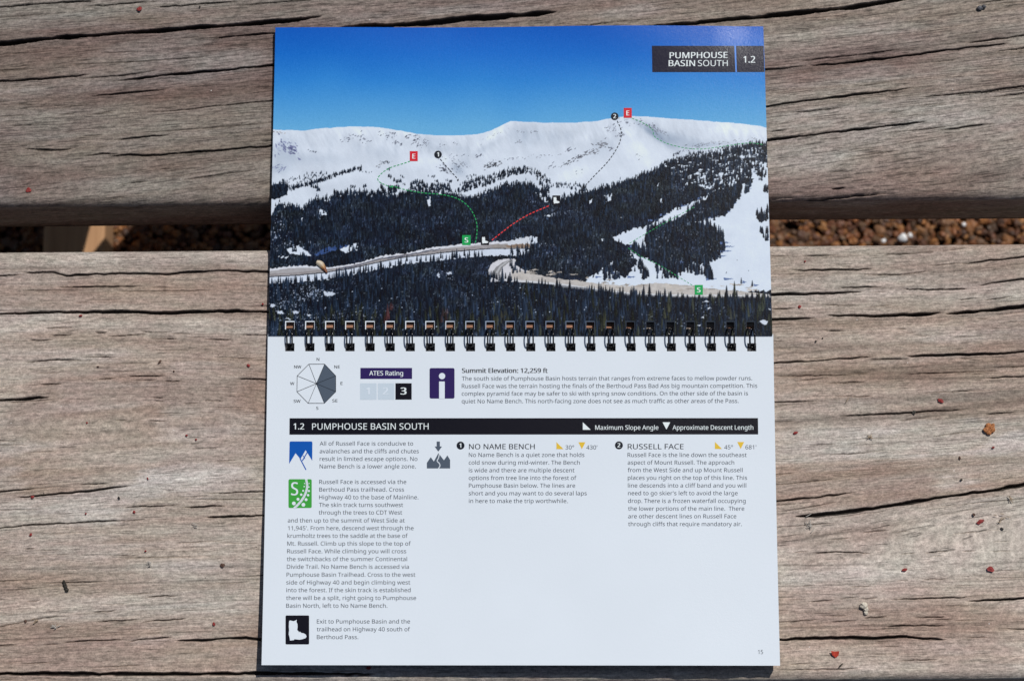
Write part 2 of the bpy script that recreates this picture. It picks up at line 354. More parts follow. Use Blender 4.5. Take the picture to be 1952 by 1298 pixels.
    # weathered relief: raised late wood, slight cupping, lips along cracks
    rel = (fbm(X * 9, T * 190, 3, seed) - .5) * .00055 + (fbm(X * 30, T * 700, 2, seed + 7) - .5) * .00022 + (fbm(X * 14, YY * 40, 2, seed + 3) - .5) * .0006
    Z = Z + (rel - D + LIP) * istop[:, None]
    Z[:11] += 0; YYo = YY + SLOPE * X
    YYo[:11] += ((fbm(X[:11] * 8, Z[:11] * 260, 3, seed + 4) - .5) * .0008)
    ragged = (noise(xs * 70, 0 * xs, seed + 9) - .5) * .0013 + (noise(xs * 260, 0 * xs, seed + 10) - .5) * .0009
    near = np.clip(1 - (YY - y0) / .010, 0, 1) ** 2; Z += near * ragged[None] * istop[:, None]
    nr, nc = X.shape
    V = np.stack([X, YYo, Z + .43], -1).reshape(-1, 3)
    ii = np.arange(nr)[:, None] * nc + np.arange(nc - 1)[None]
    jj = np.roll(np.arange(nr), -1)[:, None] * nc + np.arange(nc - 1)[None]
    Fq = np.stack([ii, ii + 1, jj + 1, jj], -1).reshape(-1, 4)
    o = make_mesh('plank', V, Fq, [WOOD], True, None, BENCH)
    fattr(o, 'grain', 'FLOAT_VECTOR', np.stack([X, T, Z * 0 + grain_id], -1))
    tone = tone_fn(X, YY, T)
    fattr(o, 'tone', 'FLOAT_COLOR', np.concatenate([tone, np.ones(tone.shape[:2] + (1,))], -1))
    fattr(o, 'crack', 'FLOAT', CR)
    return o
GREY = lin((176, 167, 158)); BROWN = lin((149, 130, 117)); PALE = lin((208, 204, 202)); MAUVE = lin((140, 121, 116))
def mix3(a, b, k): return a * (1 - k[..., None]) + b * k[..., None]
def tone_low(X, Y, T):
    k = sstep(.32, .72, fbm(X * 7, T * 60, 4, 40)); c = mix3(GREY * 1.03, BROWN * 1.2, k * .75)
    px, py = to_px(np.stack([X, Y, 0 * X], -1))
    p = sstep(.46, .66, fbm(X * 22, T * 110, 4, 50))
    c = mix3(c, PALE, p * (.16 + .5 * np.exp(-((X + .165) / .055) ** 2 - ((Y + .05) / .028) ** 2) + .3 * np.exp(-((X - .2) / .05) ** 2 - ((Y + .05) / .03) ** 2)))
    m = sstep(.5, .75, fbm(X * 30, Y * 45, 3, 60)); c = mix3(c, MAUVE * 1.15, m * .35)
    ln = np.abs(fbm(X * 1.6, T * 120, 2, 71) - .5); c = c * (1 - .34 * np.exp(-(ln / .020) ** 2) * sstep(.35, .6, fbm(X * 6, T * 25, 2, 73)))[..., None]
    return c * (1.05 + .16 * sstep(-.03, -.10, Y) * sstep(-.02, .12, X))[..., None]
def tone_up(X, Y, T):
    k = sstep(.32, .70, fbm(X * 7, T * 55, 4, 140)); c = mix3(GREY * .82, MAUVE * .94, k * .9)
    p = sstep(.48, .68, fbm(X * 20, T * 120, 4, 150)); c = mix3(c, PALE * .78, p * .3)
    m = sstep(.5, .7, fbm(X * 13, Y * 40, 3, 160)); c = mix3(c, BROWN * .95, m * .4)
    ln = np.abs(fbm(X * 1.6, T * 110, 2, 171) - .5); c = c * (1 - .28 * np.exp(-(ln / .02) ** 2) * sstep(.4, .6, fbm(X * 6, T * 25, 2, 173)))[..., None]
    return c * (.76 + .27 * sstep(-.12, .14, X))[..., None]  # left end darkened: sun angle and vignetting painted into the tone
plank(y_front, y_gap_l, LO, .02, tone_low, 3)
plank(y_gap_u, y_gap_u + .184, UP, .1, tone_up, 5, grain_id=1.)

# timber under the bench, seen through the gap
def timber_mat(name, c0, c1):
    t = NT(name); tc = t.obj()
    n = t.noise(t.vmul(tc, (190, 9, 190)), 1, 4, .6)
    t.l(t.mixc(t.ramp(n, .3, .7), c0, c1), t.bsdf.inputs['Base Color']); t.bsdf.inputs['Roughness'].default_value = .8
    t.l(t.bump(n, .4, .001), t.bsdf.inputs['Normal']); return t.mat
TIMBER = timber_mat('brown_timber', (.40, .21, .10), (.60, .35, .18))
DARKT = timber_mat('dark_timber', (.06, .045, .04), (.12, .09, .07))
Zt = -.395; xa = float(at(82, 452, Zt)[0]); xb = float(at(200, 452, Zt)[0])
mb = MB(); box_mesh(mb, (xa, -.16, .006), (xb, .27, .43 + Zt)); o = mb.build('foot_beam', [TIMBER], BENCH)
bv = o.modifiers.new('bevel', 'BEVEL'); bv.width = .002; bv.segments = 2
# added unseen boards that block the sun, with a lit slit left between them
yl = float(y_gap_u + .165)
def shade_board(pts):
    mb = MB(); n = len(pts)
    V = [(x, yl, z + .43) for x, z in pts] + [(x, yl + .006, z + .43) for x, z in pts]
    F = [tuple(range(n)), tuple(range(n, 2 * n))[::-1]] + [(i, i + n, (i + 1) % n + n, (i + 1) % n) for i in range(n)]
    mb.add(V, F); return mb.build('added_shade_board', [DARKT], BENCH)
P = at(168, 452, Zt); up = (yl - P[1]) / .53; zc = Zt + up
xs0 = float(at(164, 452, Zt)[0]) + .38 * up; xs1 = float(at(213, 452, Zt)[0]) + .38 * up
shade_board([(-.6, zc - .10), (xs0 - .012, zc - .10), (xs0 - .007, zc - .03), (xs0 + .009, zc + .03), (xs0 + .012, zc + .07), (-.6, zc + .07)])
Pg = at(1440, 445, -.43); upg = (yl - Pg[1]) / .53
shade_board([(xs1, zc - .10), (float(Pg[0]) + .38 * upg, zc - .10), (float(Pg[0]) + .38 * upg, zc + .07), (xs1, zc + .07)])

# ================================================================ GROUND
gm = NT('ground_soil'); n_ = gm.noise(gm.obj(), 90, 5)
gm.l(gm.mixc(n_, (.03, .014, .008), (.08, .035, .016)), gm.bsdf.inputs['Base Color']); gm.bsdf.inputs['Roughness'].default_value = .9
g = make_mesh('ground', [(-3, -3, -.436), (3, -3, -.436), (3, 3, -.436), (-3, 3, -.436)], [(0, 1, 2, 3)], [gm.mat]); tag(g, kind='structure')
def icosphere():
    import bmesh
    bm = bmesh.new(); bmesh.ops.create_icosphere(bm, subdivisions=2, radius=1)
    V = np.array([v.co[:] for v in bm.verts]); F = np.array([[v.index for v in f.verts] for f in bm.faces]); bm.free(); return V, F
IV, IF = icosphere()
def stones(n, lo, hi, smin, smax, seed):
    r = np.random.default_rng(seed); VV = []; FF = []; CC = []
    pal = np.array([(.40, .16, .045), (.34, .12, .036), (.46, .21, .065), (.20, .07, .03), (.26, .13, .06), (.13, .06, .035), (.44, .18, .05), (.18, .10, .05)])
    for i in range(n):
        s = r.uniform(smin, smax) * np.array([1, r.uniform(.65, 1.0), r.uniform(.5, .85)])
        d = 1 + 1.0 * (noise(IV[:, 0] * 1.6 + i * 7.1, IV[:, 1] * 1.6 + IV[:, 2] * 1.3, 9) - .5)
        v = np.sign(IV) * np.abs(IV) ** 1.0 * d[:, None] * s
        a, b = r.uniform(0, 6.28), r.normal(0, .5); ca, sa, cb, sb = math.cos(a), math.sin(a), math.cos(b), math.sin(b)
        v = v @ np.array([[ca, -sa, 0], [sa, ca, 0], [0, 0, 1]]) @ np.array([[1, 0, 0], [0, cb, -sb], [0, sb, cb]])
        p = np.array([r.uniform(lo[0], hi[0]), r.uniform(lo[1], hi[1]), -.433 + r.uniform(0, .004)])
        VV.append(v + p); FF.append(IF + i * len(IV)); CC.append(np.tile(np.append(pal[r.integers(len(pal))] * r.uniform(.35, 1.05), 1), (len(IV), 1)))
    return np.concatenate(VV), np.concatenate(FF), np.concatenate(CC)
sv, sf, scn = stones(15000, (-.40, .06), (.44, .20), .0014, .0034, 77)
gt = NT('gravel_stone'); ga = gt.attr('tint').outputs['Color']
gt.l(gt.mixc(gt.ramp(gt.noise(gt.obj(), 700, 3), .3, .7, .0, .5), ga, (.10, .05, .03)), gt.bsdf.inputs['Base Color']); gt.bsdf.inputs['Roughness'].default_value = .6
gv = make_mesh('gravel', sv, sf, [gt.mat], False); fattr(gv, 'tint', 'FLOAT_COLOR', scn)
tag(gv, 'orange brown gravel on the ground below the bench', 'gravel', kind='stuff')
#MARK_BOOK
# ================================================================ NOTEBOOK
BOOK = tag(empty('spiral_guidebook', (0, 0, 0)), 'open wire-bound mountain guidebook with snowy photo page above a printed white page', 'book')
def zU(x, y):
    return .0036 + .0002 * np.sin(x * 34 + .6) * sstep(.04, .14, y) + .0007 * sstep(.115, .14, y) * np.sin(x * 47 - .5) - .0005 * sstep(.084, .103, x) * sstep(.122, .1395, y)
def zL(x, y):
    s = np.clip(-y / .1395, 0, 1.1); return .0031 + .0055 * s ** 2.2 - .0007 * sstep(.05, .108, x) * s + .00012 * np.sin(x * 30) * s
CU = [at(525, 53, zU), at(1455, 51, zU), at(1472.5, 640.3, zU), at(511.5, 640.3, zU)]      # UL UR LR LL
CL = [at(510.5, 637, zL), at(1474, 637, zL), at(1487, 1268, zL), at(498.5, 1267, zL)]
def bilin(C, u, v, zf, dz=0.0):
    u = np.asarray(u)[..., None]; v = np.asarray(v)[..., None]
    P = (C[0] * (1 - u) + C[1] * u) * (1 - v) + (C[3] * (1 - u) + C[2] * u) * v
    P[..., 2] = zf(P[..., 0], P[..., 1]) + dz
    return P
def uv_of(C, px, py, zf):
    p = at(px, py, zf)[..., :2]
    v = (C[0][1] - p[..., 1]) / (C[0][1] - C[3][1])
    xl = C[0][0] + (C[3][0] - C[0][0]) * v; xr = C[1][0] + (C[2][0] - C[1][0]) * v
    return (p[..., 0] - xl) / (xr - xl), v
HX = [543.6 + 38.17 * i for i in range(24)]
def hole_uv(C, zf, y0, y1, wd, dxl=0., dxr=0., dy0=0., slide=0.):
    H = []
    for i, x in enumerate(HX):
        u0, v0 = uv_of(C, x + dxl + slide * i / 23, y0 + dy0, zf); u1, v1 = uv_of(C, x + wd + dxr + slide * i / 23, y1, zf)
        H.append((float(u0), float(v0), float(u1), float(v1)))
    return H
def punched(name, C, zf, dz, th, nu, nv, holes, mats, v0=0., v1=1., u0=0., u1=1., parent=None, dzfun=None, rough_edge=0.0):
    us = np.linspace(u0, u1, nu); vs = np.linspace(v0, v1, nv)
    if holes:
        eu = np.array([h[i] for h in holes for i in (0, 2)]); ev = np.array(sorted({round(np.mean([h[1] for h in holes]), 6), round(np.mean([h[3] for h in holes]), 6)}))
        du = (u1 - u0) / (nu - 1)
        us = np.array([a for a in us if np.min(np.abs(eu - a)) > du * .3]); us = np.sort(np.concatenate([us, eu]))
        dv = (v1 - v0) / (nv - 1)
        vs = np.array([a for a in vs if np.min(np.abs(ev - a)) > dv * .3 or a in (v0, v1)]); vs = np.sort(np.concatenate([vs, ev[(ev > v0) & (ev < v1)]]))
    U, Vv = np.meshgrid(us, vs)
    P = bilin(C, U, Vv, zf, dz)
    if dzfun is not None: P[..., 2] += dzfun(U, Vv)
    nr, nc = U.shape
    cu = (us[:-1] + us[1:]) / 2; cv = (vs[:-1] + vs[1:]) / 2
    keep = np.ones((nr - 1, nc - 1), bool)
    if holes:
        hu = np.zeros(nc - 1, bool)
        for h in holes: hu |= (cu > h[0]) & (cu < h[2])
        hv = (cv > ev[0]) & (cv < ev[-1]); keep &= ~(hv[:, None] & hu[None])
    ii = np.arange(nr - 1)[:, None] * nc + np.arange(nc - 1)[None]
    Q = np.stack([ii + nc, ii + nc + 1, ii + 1, ii], -1)[keep]
    verts = [P.reshape(-1, 3)]; faces = [Q]
    # walls
    def edge(a, b):
        a = np.concatenate(a); b = np.concatenate(b); n0 = sum(len(v) for v in verts); PP = P.reshape(-1, 3); n = len(a)
        lo = np.array([0, 0, th]); verts.append(np.concatenate([PP[a], PP[b], PP[b] - lo, PP[a] - lo])); k = np.arange(n) + n0
        faces.append(np.stack([k, k + n, k + 2 * n, k + 3 * n], -1))
    pad = np.pad(keep, 1)
    A, B = [], []
    for (dr, dc, p, q) in ((-1, 0, (0, 0), (0, 1)), (1, 0, (1, 1), (1, 0)), (0, -1, (1, 0), (0, 0)), (0, 1, (0, 1), (1, 1))):
        nb = pad[1 + dr:nr + dr, 1 + dc:nc + dc]; r, c = np.nonzero(keep & ~nb)
        A.append((r + p[0]) * nc + c + p[1]); B.append((r + q[0]) * nc + c + q[1])
    ntop = len(Q); edge(A, B)
    n_all = sum(len(f) for f in faces)
    m = np.zeros(n_all, int); m[ntop:] = min(1, len(mats) - 1)
    o = make_mesh(name, np.concatenate(verts), np.concatenate(faces), mats, False, m, parent)
    sm = np.zeros(n_all, bool); sm[:ntop] = True; o.data.polygons.foreach_set('use_smooth', sm)
    return o, np.concatenate(verts)

# ---------------------------------------------------------------- the printed mountain picture (drawn as ink on the page)
S = 2.0; OX, OY = 496.0, 44.0; CW, CH = int(990 * S), int(606 * S)
YY, XX = np.mgrid[0:CH, 0:CW]; PXX = OX + XX / S; PYY = OY + YY / S
IMG = np.zeros((CH, CW, 3))
def c3(*c): return np.array(c, float)
def sky_print():
    st = [(40, (26, 88, 184)), (100, (32, 108, 198)), (150, (50, 130, 207)), (200, (78, 152, 213)), (245, (102, 170, 217)), (300, (110, 176, 218))]
    ys = [a for a, _ in st]
    for k in range(3): IMG[..., k] = np.interp(PYY + (noise(PXX / 70, PYY / 70, 3) - .5) * 12, ys, [c[k] for _, c in st])
    IMG[:] += ((noise(PXX * .9, PYY * .9, 6) - .5) * 9)[..., None]
def K(s, ox, oy, k=.2561):
    p = [float(a) for a in s.split()]; return np.array([(ox + p[i] * k, oy + p[i + 1] * k) for i in range(0, len(p), 2)])
RIDGE = np.concatenate([K('60 850 300 857 450 840 690 825 850 832 1000 852 1090 868 1150 882 1300 893 1500 893 1640 877 1700 855 1750 835 1800 806 1850 787', 500, 30),
                        K('0 787 200 797 450 798 620 785 680 770 740 762 800 753 900 750 1000 753 1300 775 1500 790 1700 806 1800 818 1900 838', 980, 30)])
def inpoly(poly, jit=0., sc=6., seed=1):
    x = PXX; y = PYY
    x0, x1 = poly[:, 0].min() - jit, poly[:, 0].max() + jit; y0, y1 = poly[:, 1].min() - jit, poly[:, 1].max() + jit
    a, b = max(0, int((x0 - OX) * S)), min(CW, int((x1 - OX) * S) + 2); c, d = max(0, int((y0 - OY) * S)), min(CH, int((y1 - OY) * S) + 2)
    if a >= b or c >= d: return None
    X = x[c:d, a:b]; Y = y[c:d, a:b]
    if jit:
        jx = (fbm(X / sc, Y / sc, 2, seed) - .5) * 2 * jit; jy = (fbm(X / sc, Y / sc, 2, seed + 5) - .5) * 2 * jit; X = X + jx; Y = Y + jy
    ins = np.zeros(X.shape, bool); n = len(poly)
    for i in range(n):
        (ax, ay), (bx, by) = poly[i], poly[(i + 1) % n]
        if ay == by: continue
        cross = ((ay > Y) != (by > Y)) & (X < (bx - ax) * (Y - ay) / (by - ay) + ax); ins ^= cross
    return (slice(c, d), slice(a, b)), ins
def fill(poly, col, jit=0., sc=6., seed=1, var=0., vs=4.):
    r = inpoly(poly, jit, sc, seed)
    if r is None: return
    sl, ins = r; sub = IMG[sl]
    cc = np.broadcast_to(np.asarray(col, float), sub.shape).copy()
    if var: cc += ((fbm(PXX[sl] / vs, PYY[sl] / vs, 3, seed + 3) - .5) * 2 * var)[..., None]
    sub[ins] = cc[ins]
def blobf(L):
    t = np.zeros_like(PXX)
    for cx, cy, sx, sy, ang, a in L:
        ca, sa = math.cos(ang), math.sin(ang); dx, dy = PXX - cx, PYY - cy
        t += a * np.exp(-((dx * ca + dy * sa) / sx) ** 2 - ((-dx * sa + dy * ca) / sy) ** 2)
    return t
def snow_print():
    ry = np.interp(PXX, RIDGE[:, 0], RIDGE[:, 1]) + (noise(PXX / 9, 0 * PXX, 4) - .5) * 1.2
    m = PYY > ry; dpt = PYY - ry
    rib = fbm((PXX - .5 * PYY) / 13, PYY / 60, 4, 31) - .5; soft = fbm(PXX / 60, PYY / 30, 3, 33) - .5
    wx = PXX + 6 * (fbm(PXX / 18, PYY / 18, 3, 35) - .5)
    big = blobf([(832, 308, 44, 13, -.05, .32), (872, 323, 15, 9, .75, -.62), (888, 312, 12, 8, .6, -.3), (600, 304, 60, 11, 0, -.22), (720, 290, 50, 12, .2, -.15), (545, 290, 24, 30, .5, -.35), (530, 322, 22, 9, 0, -.3), (690, 252, 90, 7, 0, .12),
                 (935, 262, 55, 8, -.66, .35), (915, 285, 50, 9, -.45, -.28), (1000, 256, 26, 22, .3, -.30), (1052, 262, 46, 14, 0, -.24), (1120, 262, 40, 10, -.3, .15), (860, 285, 40, 8, 0, -.15), (820, 272, 18, 12, .8, -.2),
                 (1218, 292, 40, 24, .6, .40), (1246, 256, 40, 6, .62, -.85), (1262, 256, 40, 9, .55, -.45), (1310, 270, 50, 12, .2, -.42), (1385, 246, 70, 10, .1, .25), (1360, 276, 70, 4, -.05, -.28), (1150, 282, 40, 18, -.3, -.2), (1100, 330, 60, 12, -.3, .15), (1010, 300, 60, 10, 0, -.1), (975, 300, 30, 6, 0, .15), (620, 345, 80, 10, -.2, .1)])
    big = big + .25 * (noise(wx / 9, PYY / 26, 41) - .5) * np.exp(-((dpt - 25) / 30) ** 2)
    L = 213 + 12 * rib + 16 * soft + 44 * np.clip(big, -1, .45) + 7 * np.exp(-dpt / 4.) + 3 * (noise(PXX * .8, PYY * .8, 2) - .5) + 16 * (fbm((wx - .45 * PYY) / 4.5, PYY / 12, 3, 43) - .5) * (.35 + np.exp(-((dpt - 22) / 24) ** 2))
    sh = np.clip(-big, 0, 1)
    c = np.stack([L - 6 - 14 * sh, L + 2 - 8 * sh, L + 16 - 1 * sh], -1)
    IMG[m] = np.clip(c, 110, 242)[m]
    r = np.random.default_rng(17)
    def rocks(cx, cy, sx, sy, ang, n, size=2.4, col=(98, 102, 118), sl=-.5):
        for k in range(int(n * 1.35)):
            u, v = r.normal(0, .6, 2) * (sx, sy); x = cx + u * math.cos(ang) - v * math.sin(ang); y = cy + u * math.sin(ang) + v * math.cos(ang)
            if y < np.interp(x, RIDGE[:, 0], RIDGE[:, 1]) + 1.5: continue
            s = size * r.uniform(.5, 1.6); a = sl + r.normal(0, .25); d = np.array([math.cos(a), math.sin(a)]); nn = np.array([-d[1], d[0]]); p = np.array([x, y])
            q = np.array([p - d * s, p - d * s * .2 + nn * s * r.uniform(.15, .45), p + d * s * r.uniform(.6, 1.1) + nn * s * .1, p + d * s * .2 - nn * s * r.uniform(.15, .4)])
            g = r.uniform(-22, 40); fill(q, np.array(col) + g, .7, 1.6, int(k + cx))
    for a in ((541, 280, 15, 15, .9, 34, 3.2, (122, 128, 162), 1.0), (558, 285, 10, 9, .5, 18, 3.6, (108, 112, 148), .6), (532, 321, 15, 7, 0, 18, 2.8, (128, 134, 166), -.5), (595, 288, 8, 3, 0, 8, 2.2), (530, 253, 10, 2, 0, 6, 2, (150, 142, 140), 0), (665, 262, 12, 5, -.3, 16, 2.2), (692, 263, 10, 7, .5, 14, 2.2), (738, 257, 18, 7, .1, 20, 2.2), (757, 274, 10, 4, 0, 9, 2.6),
              (776, 262, 6, 5, 0, 8), (795, 268, 7, 14, -.4, 26, 2.2), (812, 272, 8, 9, 0, 11, 2), (846, 276, 10, 4, 0, 6, 2), (868, 275, 4, 3, 0, 4, 2), (847, 322, 14, 6, .5, 24, 2.4, (84, 88, 102), .4), (871, 316, 12, 9, .8, 24, 2.2, (98, 104, 118), .8), (886, 314, 8, 6, .8, 10, 1.8, (120, 122, 134), .8), (852, 303, 12, 3, .3, 6, 1.6),
              (915, 297, 6, 3, 0, 9, 2.4), (938, 314, 16, 5, -.1, 32, 2.4, (72, 72, 80), -.2), (735, 310, 14, 4, -.2, 14, 2, (112, 112, 118)), (720, 318, 8, 3, 0, 5, 1.8), (990, 250, 5, 4, 0, 4, 1.8), (1018, 253, 5, 4, 0, 6, 1.8), (988, 270, 6, 3, 0, 6, 1.8), (935, 262, 24, 5, -.5, 10, 1.4), (880, 296, 30, 3, -.1, 7, 1.6),
              (1147, 277, 12, 5, .2, 22, 2.8, (92, 94, 104), .1), (1122, 292, 18, 5, -.3, 26, 2.8, (100, 102, 112), -.4), (1100, 302, 14, 4, -.5, 18, 2.8, (94, 96, 106), -.5), (1078, 313, 14, 3, -.4, 14, 2.6, (100, 104, 114), -.4), (1085, 285, 10, 3, -.4, 9, 2.4), (1166, 246, 16, 10, -.6, 22, 1.8), (1182, 256, 9, 4, 0, 12, 2.2), (1196, 232, 14, 5, .3, 14, 1.8),
              (1166, 284, 5, 4, 0, 7, 2.2), (1244, 245, 16, 5, .65, 26, 2.2, (104, 108, 126), .7), (1262, 252, 10, 4, .6, 12, 2, (120, 124, 142), .7), (1225, 235, 14, 3, .5, 10, 1.8), (1290, 294, 6, 2, 0, 6, 2.2), (1345, 276, 44, 3, -.05, 26, 2, (112, 116, 130), -.1), (1400, 268, 44, 2.5, -.08, 16, 1.8, (120, 124, 136), -.1), (1310, 285, 24, 3, -.2, 14, 2), (1020, 299, 44, 3, -.1, 18, 1.8, (120, 124, 136), -.1), (975, 303, 14, 3, 0, 9, 1.8),
              (1050, 317, 7, 4, -.5, 7, 2), (1218, 298, 8, 7, 0, 6, 1.6), (1100, 330, 10, 6, -.6, 5, 1.6), (1300, 226, 40, 1.5, .06, 10, 1.6, (130, 134, 150), 0), (1080, 235, 30, 1.2, 0, 6, 1.4, (130, 134, 150), 0)): rocks(*a)
def conifer(x, yb, h, w, col, sh=None, a=1.0):
    """one printed fir silhouette"""
    X0, Y0, H, W = (x - OX) * S, (yb - OY) * S, h * S, max(1.2, w * S)
    r0, r1 = int(Y0 - H), int(Y0) + 1; c0, c1 = int(X0 - W / 2 - 1), int(X0 + W / 2 + 2)
    r0c, r1c, c0c, c1c = max(r0, 0), min(r1, CH), max(c0, 0), min(c1, CW)
    if r0c >= r1c or c0c >= c1c: return
    rr = np.arange(r0c, r1c)[:, None]; cc = np.arange(c0c, c1c)[None]
    t = (rr - (Y0 - H)) / H
    jag = .62 + .38 * np.abs(((t * max(3, H / 5.0) + x * .37) % 1.0))
    hw = (W / 2) * np.clip(t, 0, 1) ** .8 * jag * np.clip((1.02 - t) * 9, 0, 1) + .45
    asym = 1 + .25 * np.sin(x * 3.1 + rr * .9)
    al = np.clip(hw * asym - np.abs(cc - X0) + .5, 0, 1) * a
    sub = IMG[r0c:r1c, c0c:c1c]
    shade = 1.0 + .22 * np.sign(cc - X0) * (np.abs(cc - X0) > .6) + 0 * rr
    col = np.asarray(col, float)[None, None] * shade[..., None]
    sub[:] = sub * (1 - al[..., None]) + col * al[..., None]
def dark_tone(y, r, warm=0.):
    k = r.random(); b = 23 + 30 * k * k
    c = c3(b * .84, b * 1.08, b * 1.46)
    if r.random() < warm: c = c3(b * 1.1 + 3, b * 1.15 + 4, b * 1.08)
    return c
ROAD1U = K('-30 692 50 690 200 670 330 665 500 680 700 650 900 590 1050 575 1270 530 1500 505 1700 490 1980 478', 500, 340)
ROAD1L = K('-30 738 50 735 250 725 450 705 650 675 850 630 1050 590 1400 550 1700 525 1980 525', 500, 340)
def road_low(x): 
    r2 = K('-60 745 0 760 200 775 400 795 700 840 900 862 1350 878 1950 880', 980, 340)
    return np.where(x < 920, np.interp(x, ROAD1L[:, 0], ROAD1L[:, 1]), np.where(x < 975, 515 + (x - 920) * .15, np.interp(x, r2[:, 0], r2[:, 1])))
def forest_print():
    r = np.random.default_rng(5); SN = (212, 221, 236)
    M1 = lambda q: K(q, 500, 200, .2619); M2 = lambda q: K(q, 960, 200, .2664)
    top = np.concatenate([M1('20 860 60 815 120 745 200 742 300 762 380 702 500 692 525 668 640 660 740 652 790 682 850 645 900 662 980 672 1060 642 1150 642 1280 655 1390 662 1450 682 1520 692 1600 665 1700 622 1780 602'),
                          M2('0 592 100 572 200 582 300 640 350 700 410 692 500 652 620 622 760 592 900 548 1000 512 1100 472 1160 425 1250 402 1400 382 1550 352 1650 322 1750 297 1830 282 1930 290')])
    # fine upright texture of the wood: dark trunks and crowns with paler flecks
    fl = noise(PXX / 1.25, PYY / 3.0, 61); f2 = noise(PXX / 2.6, PYY / 6.5, 62); den = fbm(PXX / 30, PYY / 20, 3, 63)
    b = 21 + 20 * f2 + 8 * (den - .5) + 52 * np.clip((fl - .62 + .5 * (den - .5)) * 2.4, 0, 1) ** 1.6
    b = b * (.85 + .3 * noise(PXX / 60, PYY / 30, 64))
    gq = noise(PXX / 22, PYY / 14, 65); TEX = np.stack([b * (.86 + .10 * gq) + 1, b * (1.06 + .08 * gq), b * (1.46 - .22 * gq) + 2], -1)
    def tex(poly, jit=3., sc=4., seed=1):
        q = inpoly(poly, jit, sc, seed)
        if q is not None: sub = IMG[q[0]]; sub[q[1]] = TEX[q[0]][q[1]]
    base = np.concatenate([top, np.array([(1490, 660), (490, 660)])])
    tex(base, 4.5, 4., 3); tex(M1('60 585 130 572 190 590 180 650 120 680 60 690'), 2.5, 4, 5)
    more = blobf([(570, 470, 40, 14, 0, .2), (530, 440, 26, 32, 0, .22), (612, 410, 14, 18, 0, .22), (590, 430, 22, 22, 0, .10), (1010, 460, 50, 10, 0, .2), (1075, 405, 30, 8, -.2, .16), (1100, 490, 70, 36, 0, .10), (1000, 385, 30, 20, 0, .10), (1420, 300, 70, 22, -.25, .20), (1300, 345, 60, 26, 0, .08), (820, 440, 120, 50, 0, .05)])
    k = np.clip((noise(PXX / 1.6, PYY / 3.6, 66) * .7 + .3 * noise(PXX / 4, PYY / 1.6, 67) - (.80 - .26 * (den - .5) - more)) * 6, 0, 1) * np.clip(.3 + 3 * more, 0, .95)
    q = inpoly(base, 3, 4, 3); kk = np.zeros_like(k); kk[q[0]] = k[q[0]] * q[1]
    lv = noise(PXX / 5, PYY / 5, 3); fc = np.stack([150 + 60 * lv, 164 + 56 * lv, 194 + 44 * lv], -1)
    IMG[:] = IMG * (1 - kk[..., None]) + fc * kk[..., None]
    # broken snow among the upper right trees
    R = M2('1150 435 1400 392 1600 345 1760 305 1890 310 1910 560 1720 520 1600 545 1470 610 1320 540 1220 520')
    q = inpoly(R, 4, 6, 8); wgt = np.clip((PXX - 1270) / 190, 0, 1) * .22 + .10 * np.clip((PYY - 300) / 60, 0, 1)
    n_ = fbm((PXX + .8 * PYY) / 9, PYY / 3.6, 3, 71); mk = np.zeros_like(n_); mk[q[0]] = np.clip((n_[q[0]] - (.60 - wgt[q[0]])) * 9, 0, 1) * q[1]
    IMG[:] = IMG * (1 - mk[..., None]) + np.array(SN) * mk[..., None]
    P1 = M2('785 945 900 892 1050 857 1130 807 1170 765 1330 705 1460 645 1520 600 1600 560 1650 515 1700 500 1740 480 1700 530 1640 590 1560 600 1500 622 1440 682 1380 722 1310 772 1210 832 1110 852 1040 882 1022 960 1035 1060 960 1012 880 1000 800 972')
    P2 = M2('1370 832 1500 792 1580 792 1650 722 1690 642 1715 560 1760 590 1800 510 1850 470 1930 440 1940 1330 1300 1350 1200 1290 1230 1230 1250 1190 1340 1130 1440 1130 1470 1110 1540 1080 1580 1020 1570 950 1530 910 1480 862 1400 852')
    P3 = M2('880 1030 960 1080 1030 1100 1130 1160 1240 1212 1250 1330 900 1340 560 1290 640 1230 690 1190 780 1120 800 1180 870 1240 930 1160 960 1110 900 1070')
    def snow(poly, jit, sd): fill(poly, SN, jit, 4., sd, 6, 16.)
    for p, sd in ((P1, 11), (P2, 12), (P3, 13)): snow(p, 3.5, sd)
    for qd in ('610 690 635 672 632 700 612 705', '720 650 770 632 772 680 720 698', '1090 580 1110 560 1105 585', '1112 690 1135 662 1130 705', '1300 570 1318 552 1312 588', '830 810 862 792 852 822', '230 630 262 625 290 650 330 690 300 700 250 660', '80 960 150 940 240 945 250 985 180 1000 90 985', '60 1030 90 1040 60 1060', '590 1250 640 1212 640 1256', '700 960 720 960 715 985', '280 790 350 785 350 800'): snow(M2(qd), 2.2, 7)
    for qd in ('1195 665 1228 662 1222 735 1212 740', '1500 612 1565 606 1560 662 1520 655', '415 770 450 765 470 800 430 800', '270 830 300 820 290 860', '180 1045 260 1030 320 1060 360 1095 300 1095 200 1080', '560 1050 640 1020 705 1010 690 1055 600 1080', '650 1010 705 1005 700 1030', '100 1105 190 1105 180 1120'): snow(M1(qd), 2.6, 9)
    fill(M1('380 1092 460 1040 560 1020 640 1022 560 1050 470 1075 400 1100'), (58, 80, 128), 2.6, 3., 5, 24, 3.)
    isl = M2('1040 885 1110 872 1180 842 1290 832 1370 852 1480 862 1530 910 1570 950 1580 1020 1540 1080 1470 1110 1340 1130 1280 1180 1240 1210 1180 1170 1120 1130 1030 1080 1020 960')
    strip = M2('1310 772 1380 722 1440 692 1560 612 1640 592 1690 622 1650 700 1590 780 1500 800 1400 822 1330 832')
    tex(isl, 4.5, 3.5, 21); tex(strip, 4., 3.5, 22)
